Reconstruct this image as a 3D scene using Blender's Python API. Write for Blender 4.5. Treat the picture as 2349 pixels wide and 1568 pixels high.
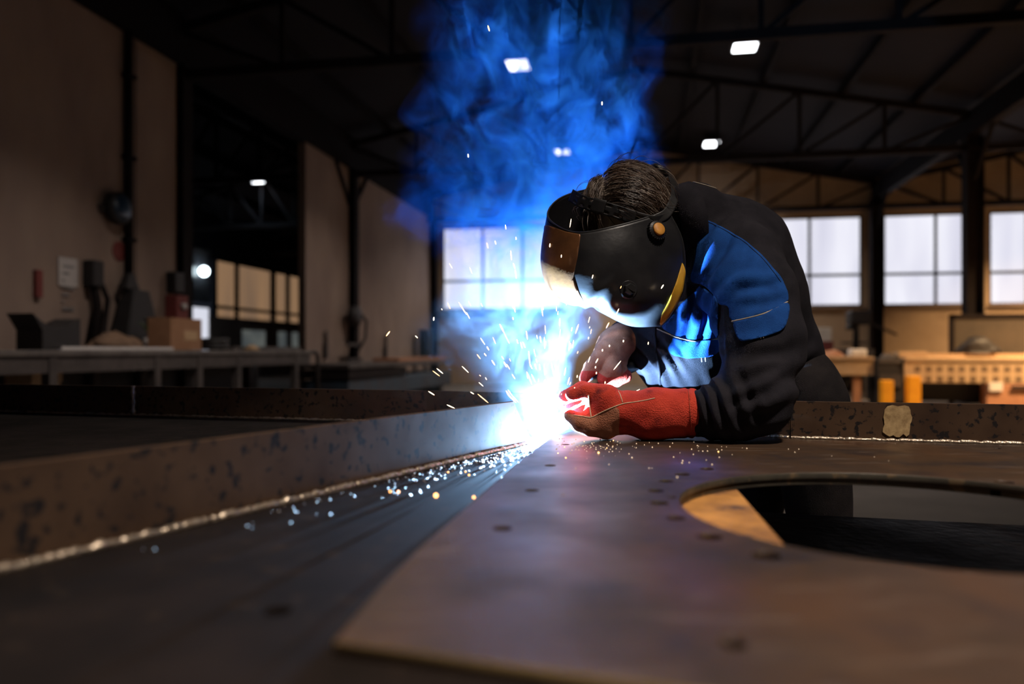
import bpy, bmesh, math, random
import numpy as np
from mathutils import Vector, Matrix
from mathutils.bvhtree import BVHTree

random.seed(7); rng = np.random.default_rng(7)
for o in list(bpy.data.objects): bpy.data.objects.remove(o)
SC = bpy.context.scene
COL = SC.collection

# ------------------------------------------------------------------ camera, world, exposure
F = 1760.0; CX = 1174.5; HOR = 805.0; CAMZ = 1.05; DROP = 0.194
PSI = math.radians(10.18); SN, CS = math.sin(PSI), math.cos(PSI)
ZP = CAMZ - DROP                      # top surface of the upper steel plate
cam = bpy.data.cameras.new('camera'); camo = bpy.data.objects.new('camera', cam); COL.objects.link(camo)
camo.location = (0, 0, CAMZ); camo.rotation_euler = (math.pi/2, 0, PSI)
cam.sensor_width = 36.0; cam.lens = F/2349*36.0; cam.shift_y = (HOR-784)/2349
cam.clip_start = 0.02; cam.clip_end = 200
cam.dof.use_dof = True; cam.dof.focus_distance = 1.74; cam.dof.aperture_fstop = 1.7; cam.dof.aperture_blades = 9
SC.camera = camo
world = bpy.data.worlds.new('world'); SC.world = world; world.use_nodes = True
world.node_tree.nodes['Background'].inputs[0].default_value = (0.35, 0.42, 0.6, 1)
world.node_tree.nodes['Background'].inputs[1].default_value = 0.02
vs = SC.view_settings
vs.view_transform = 'Standard'; vs.look = 'None'; vs.gamma = 1.0; vs.exposure = 0.0; vs.use_curve_mapping = False
SC.cycles.volume_step_rate = 3.6; SC.cycles.volume_max_steps = 128; SC.cycles.volume_bounces = 0
SC.cycles.max_bounces = 4; SC.cycles.diffuse_bounces = 2; SC.cycles.glossy_bounces = 2; SC.cycles.use_denoising = True
SC.cycles.sample_clamp_indirect = 4.0
SC.cycles.use_adaptive_sampling = True; SC.cycles.adaptive_threshold = 0.06; SC.cycles.adaptive_min_samples = 16

LAMP_W = 66.0        # watts of one ceiling lamp
ARC_W = 580.0          # watts of the welding arc
WINDOW_E = 1.05       # radiance of the daylit panes
LAMP_COL = (1.0, 0.86, 0.74)
WARM_COL = (1.0, 0.62, 0.30)
ARC_COL = (0.32, 0.60, 1.0)

# ------------------------------------------------------------------ helpers
def L(px, py, d):            # picture direction + real depth -> point in the frame that looks along the camera (x right, y forward)
    return np.array(((px-CX)/F*d, d, CAMZ+(HOR-py)/F*d))
def pix(P):
    P = np.atleast_2d(P); return CX+P[:,0]/P[:,1]*F, HOR-(P[:,2]-CAMZ)/P[:,1]*F
def toW(p): return (p[0]*CS-p[1]*SN, p[0]*SN+p[1]*CS, p[2])
def at_y(px, py, Y):
    t = math.atan((px-CX)/F)-PSI; x = Y*math.tan(t); d = -x*SN+Y*CS
    return x, CAMZ+(HOR-py)/F*d
def at_x(px, py, X):
    t = math.atan((px-CX)/F)-PSI; y = X/math.tan(t); d = -X*SN+y*CS
    return y, CAMZ+(HOR-py)/F*d

def new_obj(name, data, parent=None):
    o = bpy.data.objects.new(name, data); COL.objects.link(o)
    if parent is not None: o.parent = parent
    return o
BASES = {}
def tag(o, label, cat, group=None, kind=None):
    if label: o['label'] = label
    if cat: o['category'] = cat
    if group: o['group'] = group
    if kind: o['kind'] = kind
    return o
def thing(name, label, cat, base=(0,0,0), rot=False, group=None):
    """Empty at the thing's base. rot: its parts are given in the camera-aligned ground frame."""
    o = new_obj(name, None); o.empty_display_size = 0.1
    BASES[o] = np.array(base, float)
    if rot: o.location = toW(base); o.rotation_euler = (0, 0, PSI)
    else: o.location = base
    return tag(o, label, cat, group)
def root_of(o):
    while o.parent is not None: o = o.parent
    return o
def obj(name, verts, faces, mat, parent=None, smooth=False, bevel=0, rot=False):
    verts = np.asarray(verts, float)
    if parent is not None:
        b = BASES.get(root_of(parent), np.zeros(3)); verts = verts-b
    me = bpy.data.meshes.new(name)
    me.from_pydata(verts.tolist(), [], [tuple(int(i) for i in f) for f in faces]); me.update()
    if mat is not None: me.materials.append(mat)
    o = new_obj(name, me, parent)
    if parent is None and rot: o.rotation_euler = (0, 0, PSI)
    if smooth:
        for p in me.polygons: p.use_smooth = True
    if bevel:
        m = o.modifiers.new('bevel', 'BEVEL'); m.width = bevel; m.segments = 2; m.limit_method = 'ANGLE'; m.angle_limit = 0.7
    return o
def center_origin(o):
    """move a parentless mesh's origin to its base centre"""
    me = o.data; n = len(me.vertices); a = np.empty(n*3); me.vertices.foreach_get('co', a); a = a.reshape(-1,3)
    c = (a.min(0)+a.max(0))/2; c[2] = a[:,2].min()
    me.vertices.foreach_set('co', (a-c).ravel()); me.update()
    o.location = toW(c) if abs(o.rotation_euler[2]-PSI) < 1e-6 else c
    return o

class MB:
    def __init__(s): s.v = []; s.f = []
    def add(s, vs_, fs): n = len(s.v); s.v += [tuple(map(float, p)) for p in vs_]; s.f += [tuple(i+n for i in f) for f in fs]; return s
    def box(s, x0, x1, y0, y1, z0, z1):
        return s.add([(x0,y0,z0),(x1,y0,z0),(x1,y1,z0),(x0,y1,z0),(x0,y0,z1),(x1,y0,z1),(x1,y1,z1),(x0,y1,z1)],
                     [(3,2,1,0),(4,5,6,7),(0,1,5,4),(1,2,6,5),(2,3,7,6),(3,0,4,7)])
    def bar(s, a, b, w, h=None):
        h = h or w; a = Vector(a); b = Vector(b); t = (b-a).normalized()
        up = Vector((0,0,1)) if abs(t.z) < 0.95 else Vector((0,1,0))
        x = t.cross(up).normalized(); y = x.cross(t)
        pts = []
        for p in (a, b):
            for sx, sy in ((-1,-1),(1,-1),(1,1),(-1,1)): pts.append(p+x*sx*w/2+y*sy*h/2)
        return s.add(pts, [(3,2,1,0),(4,5,6,7),(0,1,5,4),(1,2,6,5),(2,3,7,6),(3,0,4,7)])
    def tube(s, pts, r, n=10, cap=True):
        pts = [Vector(p) for p in pts]; m = len(pts)
        rs = r if hasattr(r, '__len__') else [r]*m
        ref = None; V = []; Fc = []
        for i, p in enumerate(pts):
            t = (pts[min(i+1,m-1)]-pts[max(i-1,0)]).normalized()
            if ref is None:
                ref = Vector((0,0,1)) if abs(t.z) < 0.9 else Vector((1,0,0))
            x = (ref-t*ref.dot(t)).normalized(); y = t.cross(x); ref = x
            for k in range(n):
                a = 2*math.pi*k/n; V.append(p+(x*math.cos(a)+y*math.sin(a))*rs[i])
        for i in range(m-1):
            for k in range(n): Fc.append((i*n+k, i*n+(k+1)%n, (i+1)*n+(k+1)%n, (i+1)*n+k))
        if cap: Fc.append(tuple(reversed(range(n)))); Fc.append(tuple((m-1)*n+k for k in range(n)))
        return s.add(V, Fc)
    def lathe(s, prof, axis_p, axis_d, n=24):
        """prof: list of (radius, height along axis)"""
        t = Vector(axis_d).normalized(); ref = Vector((0,0,1)) if abs(t.z) < 0.9 else Vector((1,0,0))
        x = (ref-t*ref.dot(t)).normalized(); y = t.cross(x); p0 = Vector(axis_p); V = []; Fc = []
        for r, h in prof:
            for k in range(n):
                a = 2*math.pi*k/n; V.append(p0+t*h+(x*math.cos(a)+y*math.sin(a))*r)
        m = len(prof)
        for i in range(m-1):
            for k in range(n): Fc.append((i*n+k, i*n+(k+1)%n, (i+1)*n+(k+1)%n, (i+1)*n+k))
        Fc.append(tuple(reversed(range(n)))); Fc.append(tuple((m-1)*n+k for k in range(n)))
        return s.add(V, Fc)
    def prism(s, poly, z0, z1):
        n = len(poly)
        return s.add([(x,y,z0) for x,y in poly]+[(x,y,z1) for x,y in poly],
                     [tuple(reversed(range(n))), tuple(range(n,2*n))]+[(i,(i+1)%n,n+(i+1)%n,n+i) for i in range(n)])
    def build(s, name, mat, parent=None, smooth=False, bevel=0, rot=False):
        return obj(name, s.v, s.f, mat, parent, smooth, bevel, rot)

# --- materials
def mat(name, c1, c2=None, scale=8.0, rough=0.6, rough2=None, metal=0.0, bump=0.0, bscale=60.0, spots=None, spec=0.5,
        stretch=(1,1,1), spot_scale=14, spot_at=(0.6,0.68), coat=0.0, detail=3):
    m = bpy.data.materials.new(name); m.use_nodes = True; nt = m.node_tree; N = nt.nodes; K = nt.links
    b = N['Principled BSDF']; tc = N.new('ShaderNodeTexCoord'); mp = N.new('ShaderNodeMapping'); mp.inputs['Scale'].default_value = stretch
    K.new(tc.outputs['Object'], mp.inputs[0])
    c2 = c2 or tuple(x*0.6 for x in c1)
    n1 = N.new('ShaderNodeTexNoise'); n1.inputs['Scale'].default_value = scale; n1.inputs['Detail'].default_value = detail; n1.inputs['Roughness'].default_value = 0.62
    K.new(mp.outputs[0], n1.inputs['Vector'])
    rp = N.new('ShaderNodeValToRGB'); rp.color_ramp.elements[0].position = 0.32; rp.color_ramp.elements[1].position = 0.68
    rp.color_ramp.elements[0].color = (*c1, 1); rp.color_ramp.elements[1].color = (*c2, 1)
    K.new(n1.outputs[0], rp.inputs[0]); col = rp.outputs[0]
    if spots:
        n2 = N.new('ShaderNodeTexNoise'); n2.inputs['Scale'].default_value = spot_scale; n2.inputs['Detail'].default_value = 3
        K.new(mp.outputs[0], n2.inputs['Vector'])
        r2 = N.new('ShaderNodeValToRGB'); r2.color_ramp.elements[0].position = spot_at[0]; r2.color_ramp.elements[1].position = spot_at[1]
        K.new(n2.outputs[0], r2.inputs[0])
        mx = N.new('ShaderNodeMix'); mx.data_type = 'RGBA'; K.new(r2.outputs[0], mx.inputs[0]); K.new(col, mx.inputs[6]); mx.inputs[7].default_value = (*spots, 1)
        col = mx.outputs[2]
    K.new(col, b.inputs['Base Color'])
    b.inputs['Metallic'].default_value = metal; b.inputs['Specular IOR Level'].default_value = spec
    b.inputs['Coat Weight'].default_value = coat
    if rough2 is not None:
        mr = N.new('ShaderNodeMapRange'); mr.inputs[3].default_value = rough; mr.inputs[4].default_value = rough2
        mr.inputs[1].default_value = 0.3; mr.inputs[2].default_value = 0.7
        K.new(n1.outputs[0], mr.inputs[0]); K.new(mr.outputs[0], b.inputs['Roughness'])
    else: b.inputs['Roughness'].default_value = rough
    if bump:
        n3 = N.new('ShaderNodeTexNoise'); n3.inputs['Scale'].default_value = bscale; n3.inputs['Detail'].default_value = 2
        K.new(mp.outputs[0], n3.inputs['Vector'])
        bp = N.new('ShaderNodeBump'); bp.inputs['Strength'].default_value = bump; bp.inputs['Distance'].default_value = 0.01
        K.new(n3.outputs[0], bp.inputs['Height']); K.new(bp.outputs[0], b.inputs['Normal'])
    return m
def emis(name, col, strength, col2=None, scale=1.0, stretch=(1,1,1), sample=False):
    m = bpy.data.materials.new(name); m.use_nodes = True; nt = m.node_tree; N = nt.nodes; K = nt.links
    if not sample: m.cycles.emission_sampling = 'NONE'
    b = N['Principled BSDF']; b.inputs['Base Color'].default_value = (0.1,0.1,0.1,1); b.inputs['Emission Strength'].default_value = strength
    if col2:
        tc = N.new('ShaderNodeTexCoord'); mp = N.new('ShaderNodeMapping'); mp.inputs['Scale'].default_value = stretch; K.new(tc.outputs['Object'], mp.inputs[0])
        n = N.new('ShaderNodeTexNoise'); n.inputs['Scale'].default_value = scale; n.inputs['Detail'].default_value = 2; K.new(mp.outputs[0], n.inputs['Vector'])
        r = N.new('ShaderNodeValToRGB'); r.color_ramp.elements[0].position = 0.35; r.color_ramp.elements[1].position = 0.65
        r.color_ramp.elements[0].color = (*col,1); r.color_ramp.elements[1].color = (*col2,1)
        K.new(n.outputs[0], r.inputs[0]); K.new(r.outputs[0], b.inputs['Emission Color'])
    else: b.inputs['Emission Color'].default_value = (*col,1)
    return m

# --- numpy value noise
def vnoise(P, seed=0):
    P = np.asarray(P, float); i = np.floor(P).astype(np.int64); f = P-i; f = f*f*(3-2*f)
    def h(ix, iy, iz):
        n = (ix*374761393+iy*668265263+iz*2147483647+seed*974634777) & 0xFFFFFFFF
        n = ((n ^ (n >> 13))*1274126177) & 0xFFFFFFFF; n = n ^ (n >> 16)
        return (n & 0xFFFF)/65535.0
    r = 0
    for dx in (0,1):
        for dy in (0,1):
            for dz in (0,1):
                w = (f[:,0] if dx else 1-f[:,0])*(f[:,1] if dy else 1-f[:,1])*(f[:,2] if dz else 1-f[:,2])
                r = r+w*h(i[:,0]+dx, i[:,1]+dy, i[:,2]+dz)
    return r

# --- signed distance modelling (one continuous surface)
def cone_sd(X, Y, Z, a, b, ra, rb):
    a = np.asarray(a, np.float32); b = np.asarray(b, np.float32); ab = b-a; l2 = float(ab@ab)+1e-9
    t = np.clip(((X-a[0])*ab[0]+(Y-a[1])*ab[1]+(Z-a[2])*ab[2])/l2, 0, 1)
    return np.sqrt((X-a[0]-t*ab[0])**2+(Y-a[1]-t*ab[1])**2+(Z-a[2]-t*ab[2])**2)-(ra+(rb-ra)*t)
def smin(a, b, k):
    h = np.clip(0.5+0.5*(b-a)/k, 0, 1); return b+(a-b)*h-k*h*(1-h)
def chain(pts):      # [(px,py,d,rpx),...] -> list of round cones
    out = []
    for p, q in zip(pts[:-1], pts[1:]): out.append((L(*p[:3]), L(*q[:3]), p[3]*p[2]/F, q[3]*q[2]/F))
    return out
def sdf_of(cones, k):
    def f(X, Y, Z):
        r = None
        for a, b, ra, rb in cones:
            d = cone_sd(X, Y, Z, a, b, ra, rb); r = d if r is None else smin(r, d, k)
        return r
    return f
def bounds(cones, pad=0.03):
    A = np.array([np.minimum(a-ra, b-rb) for a,b,ra,rb in cones]); B = np.array([np.maximum(a+ra, b+rb) for a,b,ra,rb in cones])
    return A.min(0)-pad, B.max(0)+pad
def surface_nets(f, lo, hi, h):
    ax = [np.arange(lo[i], hi[i]+h, h, dtype=np.float32) for i in range(3)]
    X, Y, Z = np.meshgrid(*ax, indexing='ij'); V = f(X, Y, Z)
    ins = V < 0; nx, ny, nz = V.shape
    c = [ins[dx:nx-1+dx, dy:ny-1+dy, dz:nz-1+dz] for dx in (0,1) for dy in (0,1) for dz in (0,1)]
    s = sum(x.astype(np.int8) for x in c); act = (s > 0) & (s < 8)
    I = np.argwhere(act); idx = -np.ones(act.shape, np.int64); idx[act] = np.arange(len(I))
    corner = [(dx,dy,dz) for dx in (0,1) for dy in (0,1) for dz in (0,1)]
    acc = np.zeros((len(I),3)); cnt = np.zeros(len(I))
    val = {q: V[I[:,0]+q[0], I[:,1]+q[1], I[:,2]+q[2]] for q in corner}
    for q in corner:
        for a in range(3):
            if q[a] == 0:
                w = list(q); w[a] = 1; w = tuple(w); v0 = val[q]; v1 = val[w]; m = (v0 < 0) != (v1 < 0)
                t = np.where(m, v0/np.where(m, v0-v1, 1), 0)
                p = np.repeat(np.array(q, float)[None], len(I), 0); p[:,a] += t
                acc += p*m[:,None]; cnt += m
    P = np.array(lo)+(I+acc/cnt[:,None])*h
    faces = []
    for a in range(3):
        b, d = [(1,2),(2,0),(0,1)][a]
        sl0 = [slice(None)]*3; sl1 = [slice(None)]*3; sl0[a] = slice(0,-1); sl1[a] = slice(1,None)
        e = ins[tuple(sl0)] != ins[tuple(sl1)]
        E_ = np.argwhere(e); E_ = E_[(E_[:,b] > 0) & (E_[:,d] > 0)]
        E_ = E_[(E_[:,b] < act.shape[b]) & (E_[:,d] < act.shape[d])]
        def cell(db, dd):
            J = E_.copy(); J[:,b] += db; J[:,d] += dd; return idx[J[:,0],J[:,1],J[:,2]]
        q = np.stack([cell(-1,-1), cell(0,-1), cell(0,0), cell(-1,0)], 1)
        flip = ~ins[E_[:,0],E_[:,1],E_[:,2]]
        q[flip] = q[flip][:,::-1]
        faces.append(q[(q >= 0).all(1)])
    return P, np.concatenate(faces)
def vnormals(P, Q):
    n = np.cross(P[Q[:,2]]-P[Q[:,0]], P[Q[:,3]]-P[Q[:,1]]); N = np.zeros_like(P)
    for k in range(4): np.add.at(N, Q[:,k], n)
    return N/(np.linalg.norm(N, axis=1, keepdims=True)+1e-12)
def relax(P, Q, it=2, w=0.5):
    for _ in range(it):
        S = np.zeros_like(P); c = np.zeros(len(P))
        for k in range(4):
            np.add.at(S, Q[:,k], P[Q[:,(k+1)%4]]); np.add.at(c, Q[:,k], 1)
            np.add.at(S, Q[:,k], P[Q[:,(k+3)%4]]); np.add.at(c, Q[:,k], 1)
        P = P*(1-w)+w*S/c[:,None]
    return P
def tris(Q): return np.concatenate([Q[:,[0,1,2]], Q[:,[0,2,3]]])
def clip_tris(P, T, s):
    """keep the part of the triangles where the per-vertex field s > 0"""
    V = [tuple(p) for p in P]; out = []; cache = {}
    def cut(i, j):
        k = (min(i,j), max(i,j))
        if k not in cache:
            t = s[i]/(s[i]-s[j]); cache[k] = len(V); V.append(tuple(P[i]+(P[j]-P[i])*t))
        return cache[k]
    keep = s > 0
    for t in T[keep[T].any(1)]:
        if keep[t].all(): out.append(tuple(t)); continue
        poly = []
        for a in range(3):
            i, j = t[a], t[(a+1)%3]
            if keep[i]: poly.append(i)
            if keep[i] != keep[j]: poly.append(cut(i, j))
        out.append(tuple(poly))
    used = sorted({i for f in out for i in f}); mp = {i: k for k, i in enumerate(used)}
    return np.array([V[i] for i in used]), [tuple(mp[i] for i in f) for f in out]
def largest(V, Fc):
    """the outermost connected piece (nearest the viewer's side), without stray islands"""
    par = list(range(len(V)))
    def find(i):
        while par[i] != i: par[i] = par[par[i]]; i = par[i]
        return i
    for f in Fc:
        for i in f[1:]: par[find(i)] = find(f[0])
    cnt = {}
    for f in Fc: cnt.setdefault(find(f[0]), []).append(f)
    big = max(len(v) for v in cnt.values())
    best = min((k for k, v in cnt.items() if len(v) > .15*big), key=lambda k: np.mean([V[f[0]][1] for f in cnt[k]])); Fc = [f for f in Fc if find(f[0]) == best]
    used = sorted({i for f in Fc for i in f}); mp = {i: k for k, i in enumerate(used)}
    return V[used], [tuple(mp[i] for i in f) for f in Fc]
def poly_sd(U, V, poly):
    """signed distance (positive inside) to a polygon in the plane"""
    pts = np.array(poly, float); d = np.full(len(U), 1e9); ins = np.zeros(len(U), bool)
    for a, b in zip(pts, np.roll(pts, -1, 0)):
        ab = b-a; t = np.clip(((U-a[0])*ab[0]+(V-a[1])*ab[1])/(ab@ab), 0, 1)
        d = np.minimum(d, np.hypot(U-a[0]-t*ab[0], V-a[1]-t*ab[1]))
        c = ((a[1] > V) != (b[1] > V)) & (U < (b[0]-a[0])*(V-a[1])/(b[1]-a[1]+1e-12)+a[0])
        ins ^= c
    return np.where(ins, d, -d)
def bvh_of(P, Q): return BVHTree.FromPolygons([Vector(p) for p in P], [tuple(int(i) for i in q) for q in Q])
def hit(bvh, px, py, off=0.0):
    o = Vector((0,0,CAMZ)); d = Vector(((px-CX)/F, 1, (HOR-py)/F)).normalized()
    loc, n, i, dist = bvh.ray_cast(o, d)
    if loc is None: return None, None
    if n.dot(d) > 0: n = -n
    return loc+n*off, n
def resample(pts, n):
    pts = np.array(pts, float); s = np.r_[0, np.cumsum(np.linalg.norm(np.diff(pts, axis=0), axis=1))]
    t = np.linspace(0, s[-1], n); return np.stack([np.interp(t, s, pts[:,k]) for k in range(pts.shape[1])], 1)
def smooth_poly(pts, n):
    """Catmull-Rom through points"""
    P = np.array(pts, float); P = np.vstack([2*P[0]-P[1], P, 2*P[-1]-P[-2]]); m = len(P)-3; out = []
    for u in np.linspace(0, m, n):
        i = min(int(u), m-1); t = u-i; a, b, c, d = P[i:i+4]
        out.append(0.5*((2*b)+(-a+c)*t+(2*a-5*b+4*c-d)*t*t+(-a+3*b-3*c+d)*t**3))
    return np.array(out)
def surf_line(bvh, pts, off, n=60):
    out = []
    for px, py in smooth_poly(pts, n):
        p, _ = hit(bvh, px, py, off)
        if p is not None and (not out or (p-out[-1]).length < 0.05): out.append(p)
    return out

# ------------------------------------------------------------------ materials
M = {}
M['steel'] = mat('brown mill scale steel', (0.064,0.034,0.017), (0.024,0.013,0.007), 6.0, 0.36, 0.58, 0.0, 0.0, 90, spec=0.5, spots=(0.020,0.013,0.012), spot_scale=13, spot_at=(0.56,0.72))
def add_scuffs(m, col, scale, stretch, at, amount):
    """pale scuff marks and fine scratches worn into the mill scale"""
    N = m.node_tree.nodes; K = m.node_tree.links; b = N['Principled BSDF']; src = b.inputs['Base Color'].links[0].from_socket
    tc = N.new('ShaderNodeTexCoord'); mp = N.new('ShaderNodeMapping'); mp.inputs['Scale'].default_value = stretch; mp.inputs['Rotation'].default_value = (0,0,.7); K.new(tc.outputs['Object'], mp.inputs[0])
    n = N.new('ShaderNodeTexNoise'); n.inputs['Scale'].default_value = scale; n.inputs['Detail'].default_value = 4; n.inputs['Distortion'].default_value = .6; K.new(mp.outputs[0], n.inputs['Vector'])
    mr = N.new('ShaderNodeMapRange'); mr.inputs[1].default_value = at[0]; mr.inputs[2].default_value = at[1]; mr.inputs[4].default_value = amount; K.new(n.outputs[0], mr.inputs[0])
    mx = N.new('ShaderNodeMix'); mx.data_type = 'RGBA'; K.new(mr.outputs[0], mx.inputs[0]); K.new(src, mx.inputs[6]); mx.inputs[7].default_value = (*col,1); K.new(mx.outputs[2], b.inputs['Base Color'])
add_scuffs(M['steel'], (0.13,0.09,0.066), 9, (1,5,1), (.58,.74), .6)
add_scuffs(M['steel'], (0.085,0.036,0.013), 4, (1,1,1), (.55,.75), .6)
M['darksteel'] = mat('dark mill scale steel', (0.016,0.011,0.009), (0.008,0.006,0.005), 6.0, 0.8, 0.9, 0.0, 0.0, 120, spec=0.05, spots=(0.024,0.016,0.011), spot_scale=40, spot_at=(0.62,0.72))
M['flange'] = mat('rust pitted steel strip', (0.085,0.049,0.028), (0.048,0.027,0.017), 7.0, 0.7, 0.85, 0.0, 0.0, 60, spec=0.12, spots=(0.016,0.013,0.013), spot_scale=62, spot_at=(0.57,0.64))
M['weld'] = mat('bright weld metal', (0.62,0.52,0.40), (0.30,0.23,0.17), 60, 0.3, 0.5, 0.85, 0.3, 200)
M['bare'] = mat('freshly cut steel edge', (0.50,0.35,0.17), (0.26,0.18,0.08), 20, 0.4, 0.6, 0.25, 0.1, 150, stretch=(1,1,8))
M['cut'] = mat('oily flame cut edge', (0.085,0.075,0.055), (0.045,0.04,0.032), 25, 0.4, 0.6, 0.2, 0.0, 150, spots=(0.16,0.11,0.06), spot_scale=40)
M['warmbar'] = mat('orange support bar tinted for warm light', (0.55,0.25,0.055), (0.16,0.065,0.02), 9, 0.7, 0.85, 0.0, 0.4, 80, spots=(0.10,0.05,0.03), spot_scale=20)  # orange stands for warm lamp light falling on the bar
M['undertable'] = mat('grimy table surface', (0.045,0.028,0.02), (0.02,0.014,0.012), 5, 0.5, 0.8, 0.1, 0.2, 50, spots=(0.13,0.05,0.015), spot_scale=6, spot_at=(0.60,0.70))
M['chalk'] = mat('yellowed paint marker', (0.55,0.38,0.18), (0.30,0.19,0.08), 70, 0.8)
M['spatter'] = mat('weld spatter grains', (0.35,0.28,0.2), (0.2,0.15,0.1), 30, 0.4, metal=0.6)
M['navy'] = mat('dark navy work cloth', (0.021,0.019,0.024), (0.013,0.012,0.016), 25, 0.9, None, 0, 0.35, 700, spec=0.15)
M['blue'] = mat('royal blue work cloth', (0.012,0.075,0.30), (0.008,0.05,0.21), 22, 0.9, None, 0, 0.35, 700, spec=0.15)
M['piping'] = mat('beige reflective piping', (0.42,0.36,0.27), (0.33,0.27,0.2), 60, 0.6)
M['trouser'] = mat('black work trousers', (0.022,0.018,0.018), (0.012,0.010,0.011), 20, 0.9, spec=0.15, bump=0.3, bscale=500)
M['boot'] = mat('black leather boots', (0.02,0.017,0.015), (0.01,0.009,0.008), 20, 0.5)
M['skin'] = mat('skin', (0.45,0.25,0.17), (0.36,0.18,0.12), 30, 0.55)
M['thread'] = mat('cream seam thread', (0.72,0.52,0.34), (0.6,0.42,0.26), 80, 0.8)
M['shell'] = mat('scuffed black helmet plastic', (0.012,0.012,0.014), (0.020,0.019,0.020), 8, 0.30, 0.46, 0, 0.04, 60, spots=(0.05,0.04,0.032), spot_scale=9, spot_at=(0.66,0.85))
M['lens'] = mat('bronze lens panel', (0.24,0.10,0.035), (0.12,0.05,0.02), 14, 0.32, 0.5, 0.35, 0.05, 80)
M['yellow'] = mat('yellow reflective stripe', (0.82,0.45,0.04), (0.72,0.38,0.03), 30, 0.45)
M['orange'] = mat('amber knob cap', (0.72,0.33,0.05), (0.55,0.22,0.03), 60, 0.5)
M['blackplastic'] = mat('matt black plastic', (0.012,0.012,0.013), (0.018,0.017,0.017), 30, 0.42)
M['brass'] = mat('torch copper nozzle', (0.45,0.25,0.14), (0.2,0.12,0.08), 50, 0.35, 0.5, 0.9)
M['rubber'] = mat('black rubber cable', (0.015,0.015,0.016), (0.01,0.01,0.01), 30, 0.6)
M['concrete'] = mat('stained plaster wall', (0.33,0.245,0.20), (0.23,0.165,0.14), 0.9, 0.9, None, 0, 0.15, 20, spots=(0.22,0.16,0.13), spot_scale=1.6, spot_at=(0.60,0.80), stretch=(1,1,0.45))
M['tanwall'] = mat('lighter tan far wall', (0.56,0.41,0.28), (0.45,0.32,0.21), 0.9, 0.9, spots=(0.30,0.21,0.15), spot_scale=1.2, spot_at=(0.60,0.80))  # lighter, warmer tan than the other walls
M['floor'] = mat('worn concrete floor', (0.12,0.10,0.085), (0.07,0.06,0.05), 0.8, 0.7, 0.9)
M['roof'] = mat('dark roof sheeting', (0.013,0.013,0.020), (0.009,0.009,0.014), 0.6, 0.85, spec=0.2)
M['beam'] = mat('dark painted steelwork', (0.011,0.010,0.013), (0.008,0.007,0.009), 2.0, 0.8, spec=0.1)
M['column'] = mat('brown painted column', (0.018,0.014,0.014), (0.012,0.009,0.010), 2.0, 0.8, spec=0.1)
M['frame'] = mat('grey window frame', (0.07,0.062,0.065), (0.05,0.045,0.045), 5, 0.6)
M['pane'] = emis('daylit frosted glass', (0.66,0.66,0.78), WINDOW_E, (0.86,0.86,0.95), 0.9, (1.2,1,0.25), True)
M['warmpane'] = emis('amber lit glass', (0.62,0.36,0.19), 0.42, (0.42,0.26,0.16), 0.7, (1,1.6,0.2))
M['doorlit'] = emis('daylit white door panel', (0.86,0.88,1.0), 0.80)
M['greyglass'] = mat('grey door glass', (0.06,0.06,0.07), None, 4, 0.3)
M['greenglass'] = emis('dim greenish glass', (0.25,0.27,0.25), 0.35, (0.12,0.14,0.15), 1.0)
M['lampglow'] = emis('lamp diffuser', (0.93,0.96,1.0), 9.0)
M['bulb'] = emis('cool wall lamp glass', (0.75,0.93,1.0), 12.0)
M['lampbody'] = mat('lamp housing', (0.05,0.05,0.05), None, 10, 0.6)
M['bench'] = mat('dirty dark workbench', (0.06,0.048,0.046), (0.035,0.028,0.028), 4, 0.6, 0.8)
M['benchtop'] = mat('scratched bench top', (0.11,0.095,0.09), (0.06,0.05,0.05), 4, 0.5, 0.7)
M['black'] = mat('soot black metal', (0.012,0.011,0.013), (0.018,0.016,0.018), 10, 0.6)
M['cardboard'] = mat('brown cardboard', (0.30,0.155,0.085), (0.25,0.125,0.065), 6, 0.9)
M['paper'] = mat('off white paper', (0.55,0.52,0.52), (0.48,0.45,0.45), 6, 0.9)
M['ink'] = mat('grey print', (0.25,0.24,0.25), None, 6, 0.9)
M['red'] = mat('dull red paint', (0.22,0.045,0.04), (0.15,0.03,0.03), 6, 0.7)
M['gauge'] = mat('dark blue dial', (0.012,0.035,0.075), (0.01,0.025,0.05), 6, 0.4)
M['green'] = mat('green leaves', (0.06,0.10,0.02), (0.04,0.07,0.015), 20, 0.7)
M['cloth'] = mat('brown rag', (0.20,0.12,0.075), (0.10,0.06,0.04), 9, 0.9)
M['bluesteel'] = mat('blue painted machine bed', (0.02,0.045,0.075), (0.03,0.03,0.04), 3, 0.55)
M['rustplate'] = mat('rust coloured sheet', (0.40,0.19,0.10), (0.30,0.13,0.07), 5, 0.7)
M['tan'] = mat('tan steel bench front', (0.52,0.36,0.21), (0.42,0.28,0.16), 4, 0.7)
M['wood'] = mat('light wood', (0.50,0.34,0.20), (0.38,0.24,0.13), 6, 0.8, stretch=(1,6,6))
M['yellowleg'] = mat('yellow painted post', (0.95,0.42,0.01), (0.80,0.32,0.008), 6, 0.6)
M['white'] = mat('white plastic', (0.75,0.70,0.64), (0.62,0.57,0.52), 6, 0.6)
M['screen'] = mat('dark backboard', (0.075,0.058,0.042), (0.05,0.04,0.03), 2, 0.8)
M['slot'] = mat('brown recess', (0.20,0.13,0.075), None, 4, 0.9)
M['sparkhot'] = emis('white hot spark', (1.0,0.72,0.42), 9.0)
M['sparkcool'] = emis('orange spark', (1.0,0.42,0.12), 7.0)
M['arc'] = emis('welding arc', (0.85,0.93,1.0), 60.0)
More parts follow.
